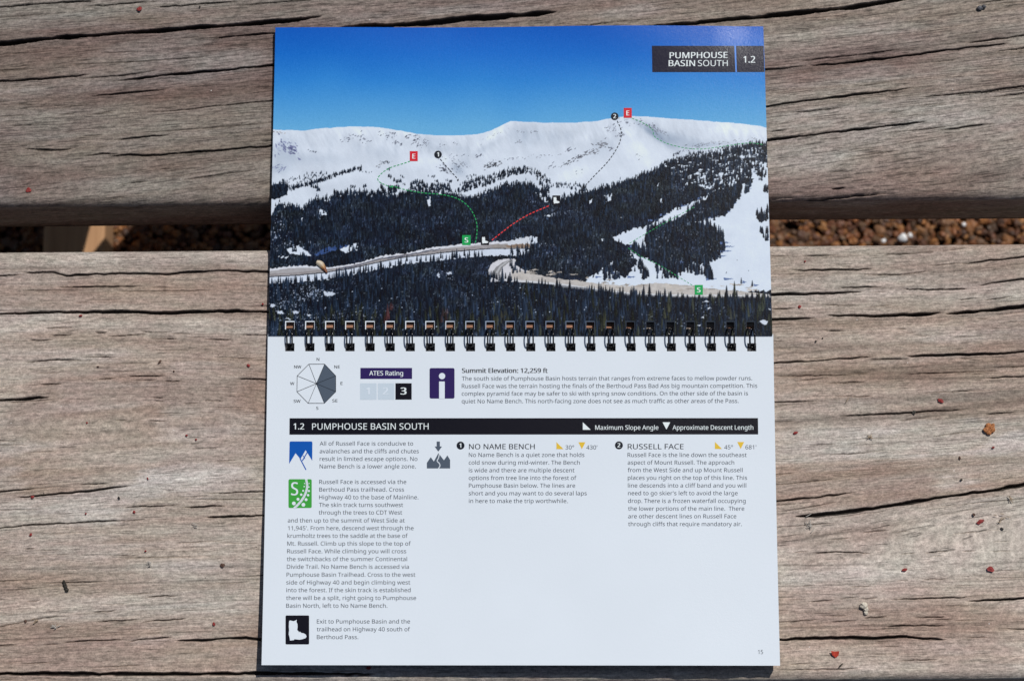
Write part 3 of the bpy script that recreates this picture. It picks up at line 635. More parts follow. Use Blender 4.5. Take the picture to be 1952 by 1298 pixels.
    for pl in (isl, strip):
        q = inpoly(pl, 3, 4, 9); m_ = np.zeros_like(fl); m_[q[0]] = np.clip((noise(PXX / 1.5, PYY / 2.6, 81)[q[0]] - (.78 - .3 * (den[q[0]] - .5))) * 5, 0, 1) * q[1] * .75
        IMG[:] = IMG * (1 - m_[..., None]) + fc * m_[..., None]
    # blue cast shadows beside the trees on open snow
    def streak(x, y, L, h=2.4): fill(np.array([(x - L * .4, y - h), (x + L, y - .3), (x + L * .7, y + .5), (x - L * .3, y + h)]), (94, 114, 158), 1.4, 2.2, int(x), 8, 3.)
    for x, y, L in ((1378, 463, 16), (1383, 470, 19), (1376, 479, 22), (1366, 488, 20), (1352, 532, 16), (1383, 404, 10), (1396, 388, 10), (1404, 372, 8), (1352, 415, 12), (1300, 500, 10), (1426, 360, 8), (1418, 538, 7), (1440, 544, 7), (1200, 528, 12), (1168, 520, 12), (1138, 528, 10), (1240, 420, 14), (1262, 410, 12), (1300, 392, 12), (1332, 378, 10), (1204, 470, 10), (1446, 415, 8), (1385, 532, 14)): streak(x, y, L)
    T = []
    def inside(poly, x, y):
        ins = False
        for i in range(len(poly)):
            (ax, ay), (bx, by) = poly[i], poly[(i + 1) % len(poly)]
            if ay != by and ((ay > y) != (by > y)) and x < (bx - ax) * (y - ay) / (by - ay) + ax: ins = not ins
        return ins
    def field(poly, n, h0, h1, clump=0.):
        x0, x1, y0, y1 = poly[:, 0].min(), poly[:, 0].max(), poly[:, 1].min(), poly[:, 1].max(); k = 0; tries = 0
        while k < n and tries < n * 60:
            tries += 1; x, y = r.uniform(x0, x1), r.uniform(y0, y1)
            if clump and fbm(np.array(x / 11.), np.array(y / 5.), 2, 91) < clump: continue
            if inside(poly, x, y): T.append((y, x, r.uniform(h0, h1) * (1.25 if r.random() < .15 else 1))); k += 1
    def along(pts, step, spread, h0, h1):
        for i in range(len(pts) - 1):
            L = np.hypot(*(pts[i + 1] - pts[i]))
            for k in range(max(1, int(L / step))): a = r.random(); p = pts[i] * (1 - a) + pts[i + 1] * a; T.append((p[1] + r.normal(0, spread), p[0] + r.normal(0, 1), r.uniform(h0, h1)))
    along(top + [0, 3], .8, 2.4, 5, 10); along(top + [0, 0], 4, 5, 3.5, 7)
    up = np.concatenate([top + [0, 8], np.array([(1475, 330), (1380, 360), (1240, 425), (1165, 455), (1215, 490), (1140, 530), (980, 515), (930, 470), (700, 505), (500, 515)])])
    field(up, 1500, 8, 15)
    for pl, n, h0, h1 in ((P1, 60, 7, 12), ): along(np.concatenate([pl[:14]]) + [0, 1], 3.0, 2.4, h0, h1)
    field(isl + [0, 4], 150, 11, 18); along(np.concatenate([isl, isl[:1]]) + [0, 4], 2.2, 2.6, 9, 18); field(strip + [0, 3], 70, 10, 18); along(np.concatenate([strip, strip[:1]]) + [0, 3], 2.4, 2.4, 8, 16)
    for qd, n, h0, h1 in (('1030 900 1060 880 1060 960 1040 1000', 14, 10, 18), ('900 1010 1010 1020 1010 1090 930 1060', 26, 9, 16), ('920 1130 1000 1120 1000 1180 930 1190', 18, 10, 16), ('980 1200 1040 1190 1040 1250 990 1260', 12, 12, 20), ('1090 1160 1250 1190 1240 1240 1100 1240', 40, 9, 16), ('700 1190 790 1150 830 1240 720 1260', 36, 10, 18), ('1050 1090 1080 1090 1080 1130', 5, 9, 14), ('1310 1180 1410 1140 1420 1210 1330 1230', 24, 12, 18), ('1430 1130 1470 1160 1500 1250 1440 1240', 20, 14, 22),
                          ('1800 790 1890 730 1890 830 1830 840', 24, 11, 18), ('1830 900 1895 900 1895 980 1870 980', 14, 9, 15), ('1855 610 1895 590 1895 640', 8, 8, 12), ('1710 620 1770 570 1770 620 1720 635', 14, 9, 15), ('1815 500 1860 480 1855 520', 9, 8, 13), ('1610 600 1700 640 1690 680 1640 700', 18, 10, 17), ('600 1180 700 1130 690 1200 620 1240', 24, 10, 18)): field(M2(qd) + [0, 2], n, h0, h1)
    for x, y, h in ((1413, 541, 12), (1434, 546, 11.5), (1405, 497, 2), (1385, 520, 2), (1427, 517, 2), (1384, 522, 2), (1292, 533, 9), (1442, 411, 11)): T.append((y, x, h))
    # upper right wood, thinning to separate clumps
    field(R, 420, 5, 10, .47)
    # trees and krummholz above the tree line (M1)
    field(M1('80 590 190 580 180 660 80 690'), 40, 6, 11); along(M1('180 625 300 590 420 560 520 525 620 490 720 465'), .8, 1.6, 3.5, 7); along(M1('200 590 330 565 460 530'), 3, 3, 2.5, 5); field(M1('110 560 330 500 480 490 460 520 250 560 140 590'), 70, 2, 4.2); along(M1('355 590 385 610 420 640'), 1.6, 2, 5, 9)
    for qd, n, h0, h1 in (('640 590 680 600 670 612 640 612', 8, 3, 5), ('720 590 760 590 750 610 725 605', 8, 3, 6), ('680 470 720 460 730 500', 6, 2, 4), ('870 420 930 410 940 430 880 440', 10, 1.8, 3), ('895 470 935 470 930 490', 7, 2, 4), ('910 520 945 520 940 545 915 545', 8, 3, 6), ('945 545 1040 570 1040 590 960 570', 20, 3, 6), ('1000 520 1040 530 1040 545', 6, 2.5, 4), ('850 600 1000 610 980 650 900 660 860 625', 50, 5, 9), ('1070 590 1130 560 1220 590 1370 580 1390 640 1200 650 1080 620', 130, 4.5, 9),
                          ('1195 520 1260 520 1250 540', 8, 2, 4), ('1255 560 1290 560 1290 580', 6, 3, 5), ('1320 555 1390 550 1380 575', 9, 3, 5), ('1420 585 1500 560 1600 530 1760 490 1909 465 1909 500 1760 540 1700 565 1640 600 1560 600 1480 600', 210, 3.5, 7), ('1390 640 1450 610 1560 580 1600 600 1480 640', 60, 4, 8), ('1620 440 1700 425 1720 450 1640 462', 20, 1.6, 3), ('1480 530 1560 500 1560 520 1490 545', 10, 2.5, 4), ('700 490 800 490 800 500', 6, 1.5, 2.5), ('520 640 900 640 900 665 520 680', 60, 6, 10)): field(M1(qd), n, h0, h1)
    for qd, n, h0, h1 in (('0 465 150 445 250 475 330 540 340 580 300 560 220 510 100 490 0 500', 120, 2.5, 6), ('330 590 400 560 480 570 470 600 400 600', 34, 2.5, 5.5), ('470 600 520 570 600 580 600 625 500 630', 26, 4, 7), ('240 540 330 600 330 650 270 620', 24, 5, 9), ('410 660 440 650 440 680', 6, 4, 7), ('1130 420 1300 370 1420 330 1440 345 1300 400 1200 440', 60, 2.5, 5.5), ('1230 350 1260 345 1255 360', 6, 2, 3.5), ('1290 380 1500 320 1760 285 1880 280 1880 300 1600 330 1400 370', 60, 2.5, 5)): field(M2(qd), n, h0, h1)
    T.sort()
    for y, x, h in T:
        if y < road_low(np.array(x)) + 1: conifer(x, y, h, h * r.uniform(.36, .56) if h < 9 else h * r.uniform(.28, .42), dark_tone(y, r))
def _scatter(poly, n, h0, h1, r):
    out = []; x0, x1, y0, y1 = poly[:, 0].min(), poly[:, 0].max(), poly[:, 1].min(), poly[:, 1].max()
    while len(out) < n:
        x, y = r.uniform(x0, x1), r.uniform(y0, y1); ins = False
        for i in range(len(poly)):
            (ax, ay), (bx, by) = poly[i], poly[(i + 1) % len(poly)]
            if ay != by and ((ay > y) != (by > y)) and x < (bx - ax) * (y - ay) / (by - ay) + ax: ins = not ins
        if ins: out.append((y, x, r.uniform(h0, h1), 0))
    return out
def road_print():
    r = np.random.default_rng(8)
    # left highway
    fill(np.concatenate([ROAD1L + [0, -1], (ROAD1L + [0, 13])[::-1]])[:, :], (206, 214, 230), 2.5, 3., 5, 6, 5.)
    snowb = np.concatenate([ROAD1U + [0, -4], (ROAD1U + [0, 3])[::-1]]); fill(snowb, (214, 216, 226), 2.2, 4., 6, 6, 4.)
    rd = np.concatenate([ROAD1U, ROAD1L[::-1]]); fill(rd, (166, 163, 167), .8, 5., 7, 12, 5.)
    fill(np.concatenate([ROAD1L * .45 + ROAD1U * .55 if len(ROAD1L) == len(ROAD1U) else ROAD1L + [0, -6], (ROAD1L + [0, -3])[::-1]]), (146, 140, 142), .8, 6., 9, 10, 7.)
    fill(np.concatenate([ROAD1L + [0, -1.6], (ROAD1L + [0, .4])[::-1]]), (60, 60, 66), .4, 5., 2)
    for i in range(60):     # tree shadows across the road
        x = 650 + i * 3.2; y = np.interp(x, ROAD1U[:, 0], ROAD1U[:, 1]); L = r.uniform(6, 20)
        if r.random() < .6: fill(np.array([(x, y - 1), (x - L, y + L * .28), (x - L * .9, y + L * .28 + 1), (x + 1.5, y + .5)]), (96, 98, 112), .5, 3., i)
    # right highway with its bend
    bank = K('-260 545 -120 520 0 540 60 600 -40 640 0 690 100 705 300 742 500 765 560 770 640 765 760 785 880 798 960 790 1050 778 1200 785 1400 815 1600 835 1900 862 1900 880 1350 880 900 866 700 842 400 798 200 776 0 762 -170 760', 980, 340)
    fill(np.concatenate([K('1680 690 1700 640 1760 605 1870 597 1890 610 1880 640 1940 680 1990 690 1990 775 1790 765 1700 770', 500, 340)]), (206, 205, 212), 1.5, 3., 4, 8, 6.)
    fill(K('-20 680 60 690 100 705 300 742 500 768 700 790 880 800 1050 778 1200 788 1400 815 1600 832 1900 862 1910 884 1350 884 900 868 700 846 400 802 200 780 -20 765', 980, 340), (190, 184, 181), 1.6, 5., 14, 16, 5.)
    fill(K('-20 752 200 768 400 790 700 832 900 856 1350 868 1900 868 1900 876 1350 878 900 867 700 846 400 804 200 782 -20 768', 980, 340), (205, 206, 212), .8, 4., 15, 8, 5.)
    fill(K('300 792 500 812 700 842 900 866 1200 878 1350 882 1910 884 1910 890 1350 890 900 878 700 856 500 826 300 806', 980, 340), (120, 122, 130), .6, 5., 16, 8, 6.)
    fill(K('1855 603 1790 625 1740 660 1712 700 1715 735 1745 757 1795 760 1775 740 1768 705 1785 665 1830 630 1865 612', 500, 340), (132, 131, 134), .6, 5., 18, 10, 5.)
    fill(K('1862 606 1810 622 1765 655 1738 700 1745 740 1760 750 1752 705 1778 660 1830 622', 500, 340), (176, 176, 180), .5, 4., 19, 6, 4.)
    fill(K('1700 495 1830 492 1990 500 1990 520 1840 522 1720 520', 500, 340), (150, 143, 140), 1.5, 4., 21, 14, 4.)
    fill(K('1830 470 1900 455 1990 440 1990 500 1830 495', 500, 340), (206, 210, 220), 3., 4., 22, 12, 4.)
    fill(K('1800 505 1900 490 1990 488 1990 515 1850 518', 500, 340), (138, 118, 104), 2.5, 4., 23, 16, 3.)
def bank_stains():
    r = np.random.default_rng(31)
    for k in range(45):
        x = r.uniform(985, 1450); y = float(road_low(np.array(x))) - r.uniform(9, 24); L = r.uniform(3, 14)
        if y < 505 + (x - 985) * .08: continue
        fill(np.array([(x - L, y + 1), (x, y - r.uniform(.6, 2)), (x + L, y + r.uniform(-.5, 1.5)), (x, y + r.uniform(1, 2.5))]), np.array([164, 156, 150]) + r.uniform(-12, 40), 1.5, 2.5, k, 8, 3.)
def near_trees():
    r = np.random.default_rng(9); T = []
    for k in range(1900):
        x = r.uniform(498, 1488); lo = float(road_low(np.array(x))) + r.uniform(6, 14)
        y = lo + (664 - lo) * r.random() ** .9
        d = (y - 520) / 120
        T.append((y, x, r.uniform(10, 20) + 12 * max(0, d), .0 if x < 940 and y < 600 else min(.3, max(0, d) * .3)))
    for x in np.arange(500, 1480, 6.5):        # fringe right under the road
        x += r.uniform(-3, 3); T.append((float(road_low(np.array(x))) + r.uniform(10, 18), x, r.uniform(8, 15), 0))
    for x in np.arange(960, 1480, 14):
        x += r.uniform(-4, 4); T.append((float(road_low(np.array(x))) + r.uniform(10, 30), x, r.uniform(16, 34), .2))
    for x, y, h in ((1385, 590, 46), (1400, 580, 44), (1392, 600, 40), (1455, 590, 36), (1150, 580, 34), (1185, 600, 44), (1210, 590, 36), (1180, 625, 40), (1275, 590, 34), (1290, 610, 44), (1320, 600, 36)): T.append((y, x, h, .5))
    for k in range(46): T.append((r.uniform(478, 522), r.uniform(972, 1012), r.uniform(9, 18), 0))
    for k in range(26): T.append((r.uniform(470, 500), r.uniform(984, 1030), r.uniform(8, 15), 0))
    T.sort()
    for y, x, h, wm in T:
        c = dark_tone(y, r, wm)
        conifer(x, y, h, h * r.uniform(.26, .40), c)
        if y > 555 and r.random() < .10 + .25 * math.exp(-((x - 560) / 60) ** 2): 
            xs, ys = x + r.uniform(-6, 6), y - r.uniform(0, 14)
            fill(np.array([(xs - r.uniform(.5, 3), ys), (xs, ys - r.uniform(.4, 1.6)), (xs + r.uniform(.5, 3), ys + r.uniform(-.6, .6)), (xs, ys + r.uniform(.3, 1.2))]), np.array([150, 165, 195]) + np.array([60, 55, 40]) * r.random())
    for x, y, c in ((738, 610, (72, 44, 46)), (742, 592, (66, 44, 46)), (846, 606, (60, 46, 46)), (945, 620, (58, 58, 46)), (960, 605, (56, 56, 48)), (1045, 612, (52, 55, 46)), (1152, 622, (58, 60, 46)), (1240, 612, (56, 58, 48)), (1270, 600, (58, 60, 48)), (1395, 600, (50, 52, 48)), (1450, 590, (54, 60, 50))):
        for k in range(8): conifer(x + r.uniform(-6, 6), y + r.uniform(-8, 12), r.uniform(9, 18), r.uniform(4, 7), c3(*c) * r.uniform(.8, 1.25), a=.75)
    # fine broken light of snow through the trunks, bottom left most of all
    fl = noise(PXX / 1.3, PYY / 2.6, 161); fh = noise(PXX / 4.5, PYY / 1.4, 162); den = fbm(PXX / 26, PYY / 20, 3, 163)
    def blob(cx, cy, sx, sy, a): return a * np.exp(-((PXX - cx) / sx) ** 2 - ((PYY - cy) / sy) ** 2)
    more = blob(545, 590, 45, 40, .13) + blob(600, 560, 40, 14, .18) + blob(600, 615, 60, 25, .08) + blob(850, 525, 20, 10, .14) + blob(700, 600, 80, 30, .05) + blob(920, 560, 60, 30, .05) + blob(1340, 575, 18, 22, .12) + blob(1300, 615, 40, 18, .10) + blob(1440, 625, 30, 14, .06)
    k = np.clip(((fl * .65 + fh * .35) - (.79 - .30 * (den - .5) - more)) * 6, 0, 1) * np.clip(.5 + 3 * more, 0, 1) * (PYY > np.vectorize(lambda q: 0)(0) + road_low(PXX) + 10)
    fc = np.stack([150 + 60 * noise(PXX / 5, PYY / 5, 3), 165 + 55 * noise(PXX / 5, PYY / 5, 3), 196 + 45 * noise(PXX / 5, PYY / 5, 3)], -1)
    IMG[:] = IMG * (1 - k[..., None] * .85) + fc * k[..., None] * .85
    for s in ('455 842 535 850 545 862 525 876 462 874', '100 985 150 988 160 1002 120 1010', '225 985 275 988 268 1008 232 1006', '60 935 95 940 90 960 64 958', '330 1010 365 1015 350 1030', '180 1040 215 1046 200 1060', '1300 712 1312 700 1318 736 1304 734', '1375 700 1408 690 1412 712 1380 716'):
        fill(K(s, 500, 340), (196, 205, 222), 2.2, 2.2, 5, 10, 3.)
    for s in ('1825 1060 1850 1052 1890 1065 1880 1090 1845 1085', '1390 1035 1410 1030 1412 1045', '1365 1095 1385 1090 1388 1104', '1440 960 1462 964 1445 974', '1400 920 1440 908 1455 918', '1890 968 1912 970 1905 982'):
        fill(K(s, 980, 340), (205, 212, 226), 1.5, 3., 3)
sky_print(); snow_print(); forest_print(); road_print(); bank_stains(); near_trees()
IMG[:] = np.clip(IMG + (rng.normal(0, 2.2, IMG.shape[:2]))[..., None], 8, 250)

PAPER_W = paper_mat('white_coated_paper', tuple(ink((219, 225, 234))))
PRINT = paper_mat('printed_photo_paper', attr='print', rough=.25, sparkle=.32, spec=.15)
EDGE = plain('cut_paper_edge', (.62, .60, .62), .8, .2)
holes_u = hole_uv(CU, zU, 610.8, 627.5, 18.0)
upg, V = punched('upper_page', CU, zU, 0., .00016, 1060, 660, holes_u, [PRINT, EDGE], parent=BOOK)
px, py = to_px(V); fx = np.clip((px - OX) * S, 0, CW - 1.001); fy = np.clip((py - OY) * S, 0, CH - 1.001)
ix = fx.astype(int); iy = fy.astype(int); fx = (fx - ix)[:, None]; fy = (fy - iy)[:, None]
cl = (IMG[iy, ix] * (1 - fx) + IMG[iy, ix + 1] * fx) * (1 - fy) + (IMG[iy + 1, ix] * (1 - fx) + IMG[iy + 1, ix + 1] * fx) * fy
fattr(upg, 'print', 'FLOAT_COLOR', np.concatenate([ink(cl), np.ones((len(cl), 1))], 1))
tag(upg, 'glossy upper page printed with a photo of snowy mountains')
# the sheet just beneath, printed white to slate, showing as a rim inside the punched holes
h2 = hole_uv(CU, zU, 610.8, 628.5, 18.0, 1.7, -.9, 2.3, -.3)
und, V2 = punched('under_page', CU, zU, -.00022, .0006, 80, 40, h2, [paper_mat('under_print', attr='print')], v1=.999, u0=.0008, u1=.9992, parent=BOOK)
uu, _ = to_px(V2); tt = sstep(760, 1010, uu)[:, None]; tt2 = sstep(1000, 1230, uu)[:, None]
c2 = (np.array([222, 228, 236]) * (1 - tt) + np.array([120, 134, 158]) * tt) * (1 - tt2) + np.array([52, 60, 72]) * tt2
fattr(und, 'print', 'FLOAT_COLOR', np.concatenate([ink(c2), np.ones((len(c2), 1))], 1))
KRAFT = plain('kraft_board', (.38, .20, .13), .85, .2, var=.1)
punched('backing_board', CU, zU, -.0021, .0016, 60, 30, [], [KRAFT], v0=.004, v1=float(uv_of(CU, 1000., 622.3, zU)[1]), u0=.003, u1=.997, parent=BOOK,
        dzfun=lambda U, V_: -.0008 * sstep(.12, .0, U) - .0017 * sstep(.58, .76, U))
holes_l = hole_uv(CL, zL, 653.5, 669.0, 17.5)
for i, h in enumerate(holes_l):      # the lower row of holes drifts slightly up and right along the spine
    d = i / 23.; holes_l[i] = (h[0] + .0028 * d, h[1], h[2] + .0028 * d, h[3])
lpg, _ = punched('lower_page', CL, zL, 0., .00016, 150, 110, holes_l, [PAPER_W, EDGE], parent=BOOK); tag(lpg, 'white lower page with printed text and small icons')
punched('page_stack', CL, zL, -.00024, .0024, 120, 60, [(a + .0006, b + .0004, c - .0006, d - .0004) for a, b, c, d in holes_l], [plain('dark_page_top', (.03, .035, .045), .5), EDGE], v0=.002, v1=.9985, u0=.001, u1=.999, parent=BOOK)  # top face of the stack coloured dark
punched('hole_shade_board', CL, zL, -.0029, .0005, 40, 40, [], [plain('hole_shade_black', (.012, .012, .014), .4)], v0=.004, v1=.997, u0=.001, u1=.999, parent=BOOK)  # black board added to put shade inside the lower punched holes

# ---------------------------------------------------------------- wire binding
WIRE = NT('black_wire'); WIRE.bsdf.inputs['Base Color'].default_value = (.008, .008, .010, 1); WIRE.bsdf.inputs['Roughness'].default_value = .24
wn = WIRE.noise(WIRE.obj(), 2500, 2); WIRE.bsdf.inputs['Specular IOR Level'].default_value = .28; WIRE.l(WIRE.ramp(wn, .3, .7, .10, .20), WIRE.bsdf.inputs['Roughness'])
rr = np.random.default_rng(4)
for i, x in enumerate(HX):
    xc = x + 9.2; sk = i / 23.
    mb = MB(); ends = []
    jz = rr.normal(0, .0003); jx, jx2, jy = rr.normal(0, .45, 3)
    for sgn in (-1, 1):
        a = at(xc + jx + sgn * 5.1, 626.2 + jy, zU); b = at(xc + jx2 + sgn * 4.9 + 2.6 * sk - .6, 662.5 - 1.8 * sk, zL)
        th = np.linspace(-.55, math.pi + .5, 26)
        c = (a + b) / 2; hv = (b - a) / 2
        path = [c - hv * math.cos(t) * (1.0 if 0 < t < math.pi else .96) + np.array([0, 0, (.0026 + .0012 * sk + jz) * math.sin(t) if 0 < t < math.pi else .0045 * math.sin(t)]) for t in th]
        ends.append(path); V_, F_ = tube(path, .00034, 8); mb.add(V_, F_)
    e0, e1 = ends[0][-1], ends[1][-1]; V_, F_ = tube([e0, e0 * .5 + e1 * .5 + np.array([0, -.0004, 0]), e1], .00034, 8); mb.add(V_, F_)
    e0, e1 = ends[0][2], ends[1][2]; V_, F_ = tube([e0 + (e0 - e1) * .35, e0 * .5 + e1 * .5, e1 + (e1 - e0) * .35], .00046, 8); mb.add(V_, F_)
    mb.build('wire_loop', [WIRE.mat], BOOK, True)
# ---------------------------------------------------------------- printing: text, icons and route marks
FDIR = os.path.join(bpy.utils.resource_path('LOCAL'), 'datafiles', 'fonts')
def get_font(n):
    try: return bpy.data.fonts.load(os.path.join(FDIR, n))
    except Exception: return None
FONT = get_font('NotoSansHebrew-Regular.woff2')
INKS = {'grey': ink_mat('grey_ink', (50, 58, 72)), 'dark': ink_mat('dark_ink', (34, 37, 46)), 'white': ink_mat('white_ink', (228, 234, 240)), 'purple': ink_mat('purple_ink', (50, 38, 90)),
        'pale': ink_mat('pale_grey_ink', (196, 207, 219)), 'pale2': ink_mat('paler_grey_ink', (214, 222, 233)), 'slate': ink_mat('slate_ink', (82, 92, 106)), 'blue': ink_mat('blue_ink', (8, 86, 172)), 'green': ink_mat('green_ink', (66, 158, 66)), 'green2': ink_mat('marker_green_ink', (34, 158, 84)),
        'yellow': ink_mat('yellow_ink', (224, 186, 66)), 'red': ink_mat('red_ink', (206, 44, 56)), 'black': ink_mat('black_ink', (22, 25, 33)), 'paper': PAPER_W, 'route': ink_mat('route_green_ink', (50, 156, 92)), 'routered': ink_mat('route_red_ink', (222, 66, 66)),
        'title': paper_mat('title_ink', tuple(ink((36, 35, 52))), rough=.25, sparkle=.32, spec=.15), 'skyblue': ink_mat('light_blue_ink', (84, 140, 226))}
class Print:
    """collects ink shapes lying on a page; every call takes photo-traced outlines, laid on the page surface"""
    def __init__(s, zf): s.zf = zf; s.mb = MB(); s.mats = []
    def mi(s, m):
        if m not in s.mats: s.mats.append(m)
        return s.mats.index(m)
    def poly(s, pts, m, lv=1):
        p = np.asarray(pts, float); P = at(p[:, 0], p[:, 1], s.zf); P[:, 2] += .00005 * lv
        n = np.sum((p[:, 0] * np.roll(p[:, 1], -1) - np.roll(p[:, 0], -1) * p[:, 1])); f = list(range(len(p)))
        s.mb.add(P, [f if n < 0 else f[::-1]], s.mi(m))
    def quad(s, a, b, c, d, m, lv=1, nx=1, ny=1):
        u, v = np.meshgrid(np.linspace(0, 1, nx + 1), np.linspace(0, 1, ny + 1)); a, b, c, d = (np.array(q, float) for q in (a, b, c, d))
        p = (a * (1 - u[..., None]) + b * u[..., None]) * (1 - v[..., None]) + (d * (1 - u[..., None]) + c * u[..., None]) * v[..., None]
        P = at(p[..., 0], p[..., 1], s.zf).reshape(-1, 3); P[:, 2] += .00005 * lv
        s.mb.add(P, [(j * (nx + 1) + i, (j + 1) * (nx + 1) + i, (j + 1) * (nx + 1) + i + 1, j * (nx + 1) + i + 1) for j in range(ny) for i in range(nx)], s.mi(m))
    def rect(s, x0, y0, x1, y1, m, lv=1):
        s.quad((x0, y0), (x1, y0), (x1, y1), (x0, y1), m, lv, max(1, int((x1 - x0) / 14)), max(1, int((y1 - y0) / 14)))
    def rrect(s, x0, y0, x1, y1, r, m, lv=1):
        pts = []
        for cx, cy, a0 in ((x1 - r, y0 + r, -90), (x1 - r, y1 - r, 0), (x0 + r, y1 - r, 90), (x0 + r, y0 + r, 180)):
            for k in range(5): an = math.radians(a0 + k * 22.5); pts.append((cx + r * math.cos(an), cy + r * math.sin(an)))
        s.poly(pts, m, lv)
    def disc(s, cx, cy, r, m, lv=1, ry=None, n=28):
        s.poly([(cx + r * math.cos(2 * math.pi * k / n), cy + (ry or r) * math.sin(2 * math.pi * k / n)) for k in range(n)], m, lv)
    def line(s, pts, wd, m, lv=1):
        p = np.asarray(pts, float)
        for i in range(len(p) - 1):
            d = p[i + 1] - p[i]; L = np.hypot(*d)
            if L < 1e-6: continue
            t = d / L * .5 * min(wd, L) * .3; n = np.array([-d[1], d[0]]) / L * wd / 2
            s.quad(p[i] - t + n, p[i + 1] + t + n, p[i + 1] + t - n, p[i] - t - n, m, lv)
    def dashes(s, pts, wd, m, on=4.2, off=3.0, lv=1):
        p = smooth(np.asarray(pts, float)); L = np.concatenate([[0], np.cumsum(np.hypot(*np.diff(p, axis=0).T))])
        a = 0.
        while a < L[-1]:
            q = [(np.interp(t, L, p[:, 0]), np.interp(t, L, p[:, 1])) for t in (a, min(a + on, L[-1]))]
            s.line(q, wd, m, lv); a += on + off
    def build(s, name, parent): return s.mb.build(name, [INKS[m] for m in s.mats], parent)
def smooth(p, n=12):
    q = np.concatenate([[2 * p[0] - p[1]], p, [2 * p[-1] - p[-2]]]); out = []
    for i in range(1, len(q) - 2):
        for t in np.linspace(0, 1, n, endpoint=False):
            a, b, c, d = q[i - 1:i + 3]
            out.append(.5 * (2 * b + (c - a) * t + (2 * a - 5 * b + 4 * c - d) * t * t + (3 * b - a - 3 * c + d) * t ** 3))
    out.append(p[-1]); return np.array(out)
TEXTS = []   # (print, string, x0, x1, baseline y0, y1, cap height px, ink, weight, level)
def text(pr, s, x0, x1, y, cap=7.7, m='grey', wt=.0, y1=None, lv=1): TEXTS.append((pr, s, x0, x1, y, y if y1 is None else y1, cap, m, wt, lv))
def flush_texts():
    c = bpy.data.curves.new('txt', 'FONT'); c.body = 'H'
    if FONT: c.font = FONT
    o = bpy.data.objects.new('txt', c); COL.objects.link(o); dg = bpy.context.evaluated_depsgraph_get(); dg.update()
    me = bpy.data.meshes.new_from_object(o.evaluated_get(dg)); CAPU = max(v.co.y for v in me.vertices); bpy.data.meshes.remove(me); bpy.data.objects.remove(o); bpy.data.curves.remove(c)
    objs = []
    for k, t in enumerate(TEXTS):
        c = bpy.data.curves.new('txt', 'FONT'); c.body = t[1]; c.size = 1.0; c.resolution_u = 3
        if FONT: c.font = FONT
        o = bpy.data.objects.new('txt', c); COL.objects.link(o); objs.append(o)
    dg = bpy.context.evaluated_depsgraph_get(); dg.update()
    cap_u = {}
    for o, (pr, s, x0, x1, y0, y1, cap, m, wt, lv) in zip(objs, TEXTS):
        me = bpy.data.meshes.new_from_object(o.evaluated_get(dg)); n = len(me.vertices)
        co = np.empty(n * 3); me.vertices.foreach_get('co', co); co = co.reshape(-1, 3)[:, :2]
        F = [list(p.vertices) for p in me.polygons]
        gx0, gx1 = co[:, 0].min(), co[:, 0].max(); capu = CAPU
        a = (co[:, 0] - gx0) / (gx1 - gx0); b = co[:, 1] / capu
        e = wt * cap * 1.7
        for i, dx in enumerate((0.,) if wt <= 0 else (-e, 0., e)):      # heavier weights: the letters are inked wider
            px_ = x0 + max(e, 0) + (x1 - x0 - 2 * max(e, 0)) * a + dx; py_ = y0 + (y1 - y0) * a - b * cap
            P = at(px_, py_, pr.zf); P[:, 2] += .00005 * (lv + .22 * i)
            pr.mb.add(P, F, pr.mi(m))
        bpy.data.meshes.remove(me)
    for o in objs:
        c = o.data; bpy.data.objects.remove(o); bpy.data.curves.remove(c)

BOOT = [(975, 290), (990, 280), (1050, 292), (1085, 280), (1105, 265), (1098, 300), (1115, 345), (1118, 390), (1110, 440), (1130, 455), (1140, 480), (1155, 465), (1180, 488), (1220, 495), (1255, 515), (1268, 550), (1250, 575), (1200, 592), (1150, 602), (1065, 592), (1055, 608), (990, 615), (985, 570), (968, 510), (975, 440), (970, 380)]
def boot(pr, x0, y0, x1, y1, lv): pr.poly([(x0 + (x - 965) / 305 * (x1 - x0), y0 + (y - 263) / 354 * (y1 - y0)) for x, y in BOOT], 'paper' if lv == 2 else 'white', lv)
PR = []
def pr(name, zf, page): p = Print(zf); PR.append((p, name, page)); return p
# upper page marks
q = pr('title_banner', zU, upg)
q.quad((1242.6, 88), (1399.8, 88.2), (1402, 138.2), (1243.4, 138.2), 'title', 1, 14, 4); q.quad((1403.0, 88.2), (1455.6, 88.2), (1457.2, 138), (1404.6, 138.2), 'title', 1, 5, 4)
q.quad((1399.8, 88.2), (1403.0, 88.2), (1404.6, 138.2), (1402, 138.2), 'skyblue', 1, 1, 4)
text(q, 'PUMPHOUSE', 1276.3, 1387, 112, 11.4, 'white', .016, 111.2, 2); text(q, 'BASIN', 1274.5, 1325, 126.9, 11.4, 'white', .016, None, 2); text(q, 'SOUTH', 1330.3, 1387.2, 126.8, 11.4, 'white', -.004, None, 2); text(q, '1.2', 1417, 1439.7, 120.3, 12.4, 'white', .016, None, 2)
for (x0, y0, x1, y1) in ((781.2, 288.7, 796.3, 307.6), (1189, 206.4, 1204.3, 225.2)):
    q = pr('exit_marker', zU, upg); q.rect(x0, y0, x1, y1, 'red', 2); text(q, 'E', (x0 + x1) / 2 - 2.8, (x0 + x1) / 2 + 3.0, y0 + 14.3, 9.2, 'white', .03, None, 3)
for cx, cy, s, wd in ((835, 295.1, '1', 1.9), (1171.8, 222.4, '2', 2.7)):
    q = pr('number_marker', zU, upg); q.disc(cx, cy, 7.3, 'dark', 2); text(q, s, cx - wd - .2, cx + wd, cy + 3.8, 7.8, 'white', .03, None, 3)
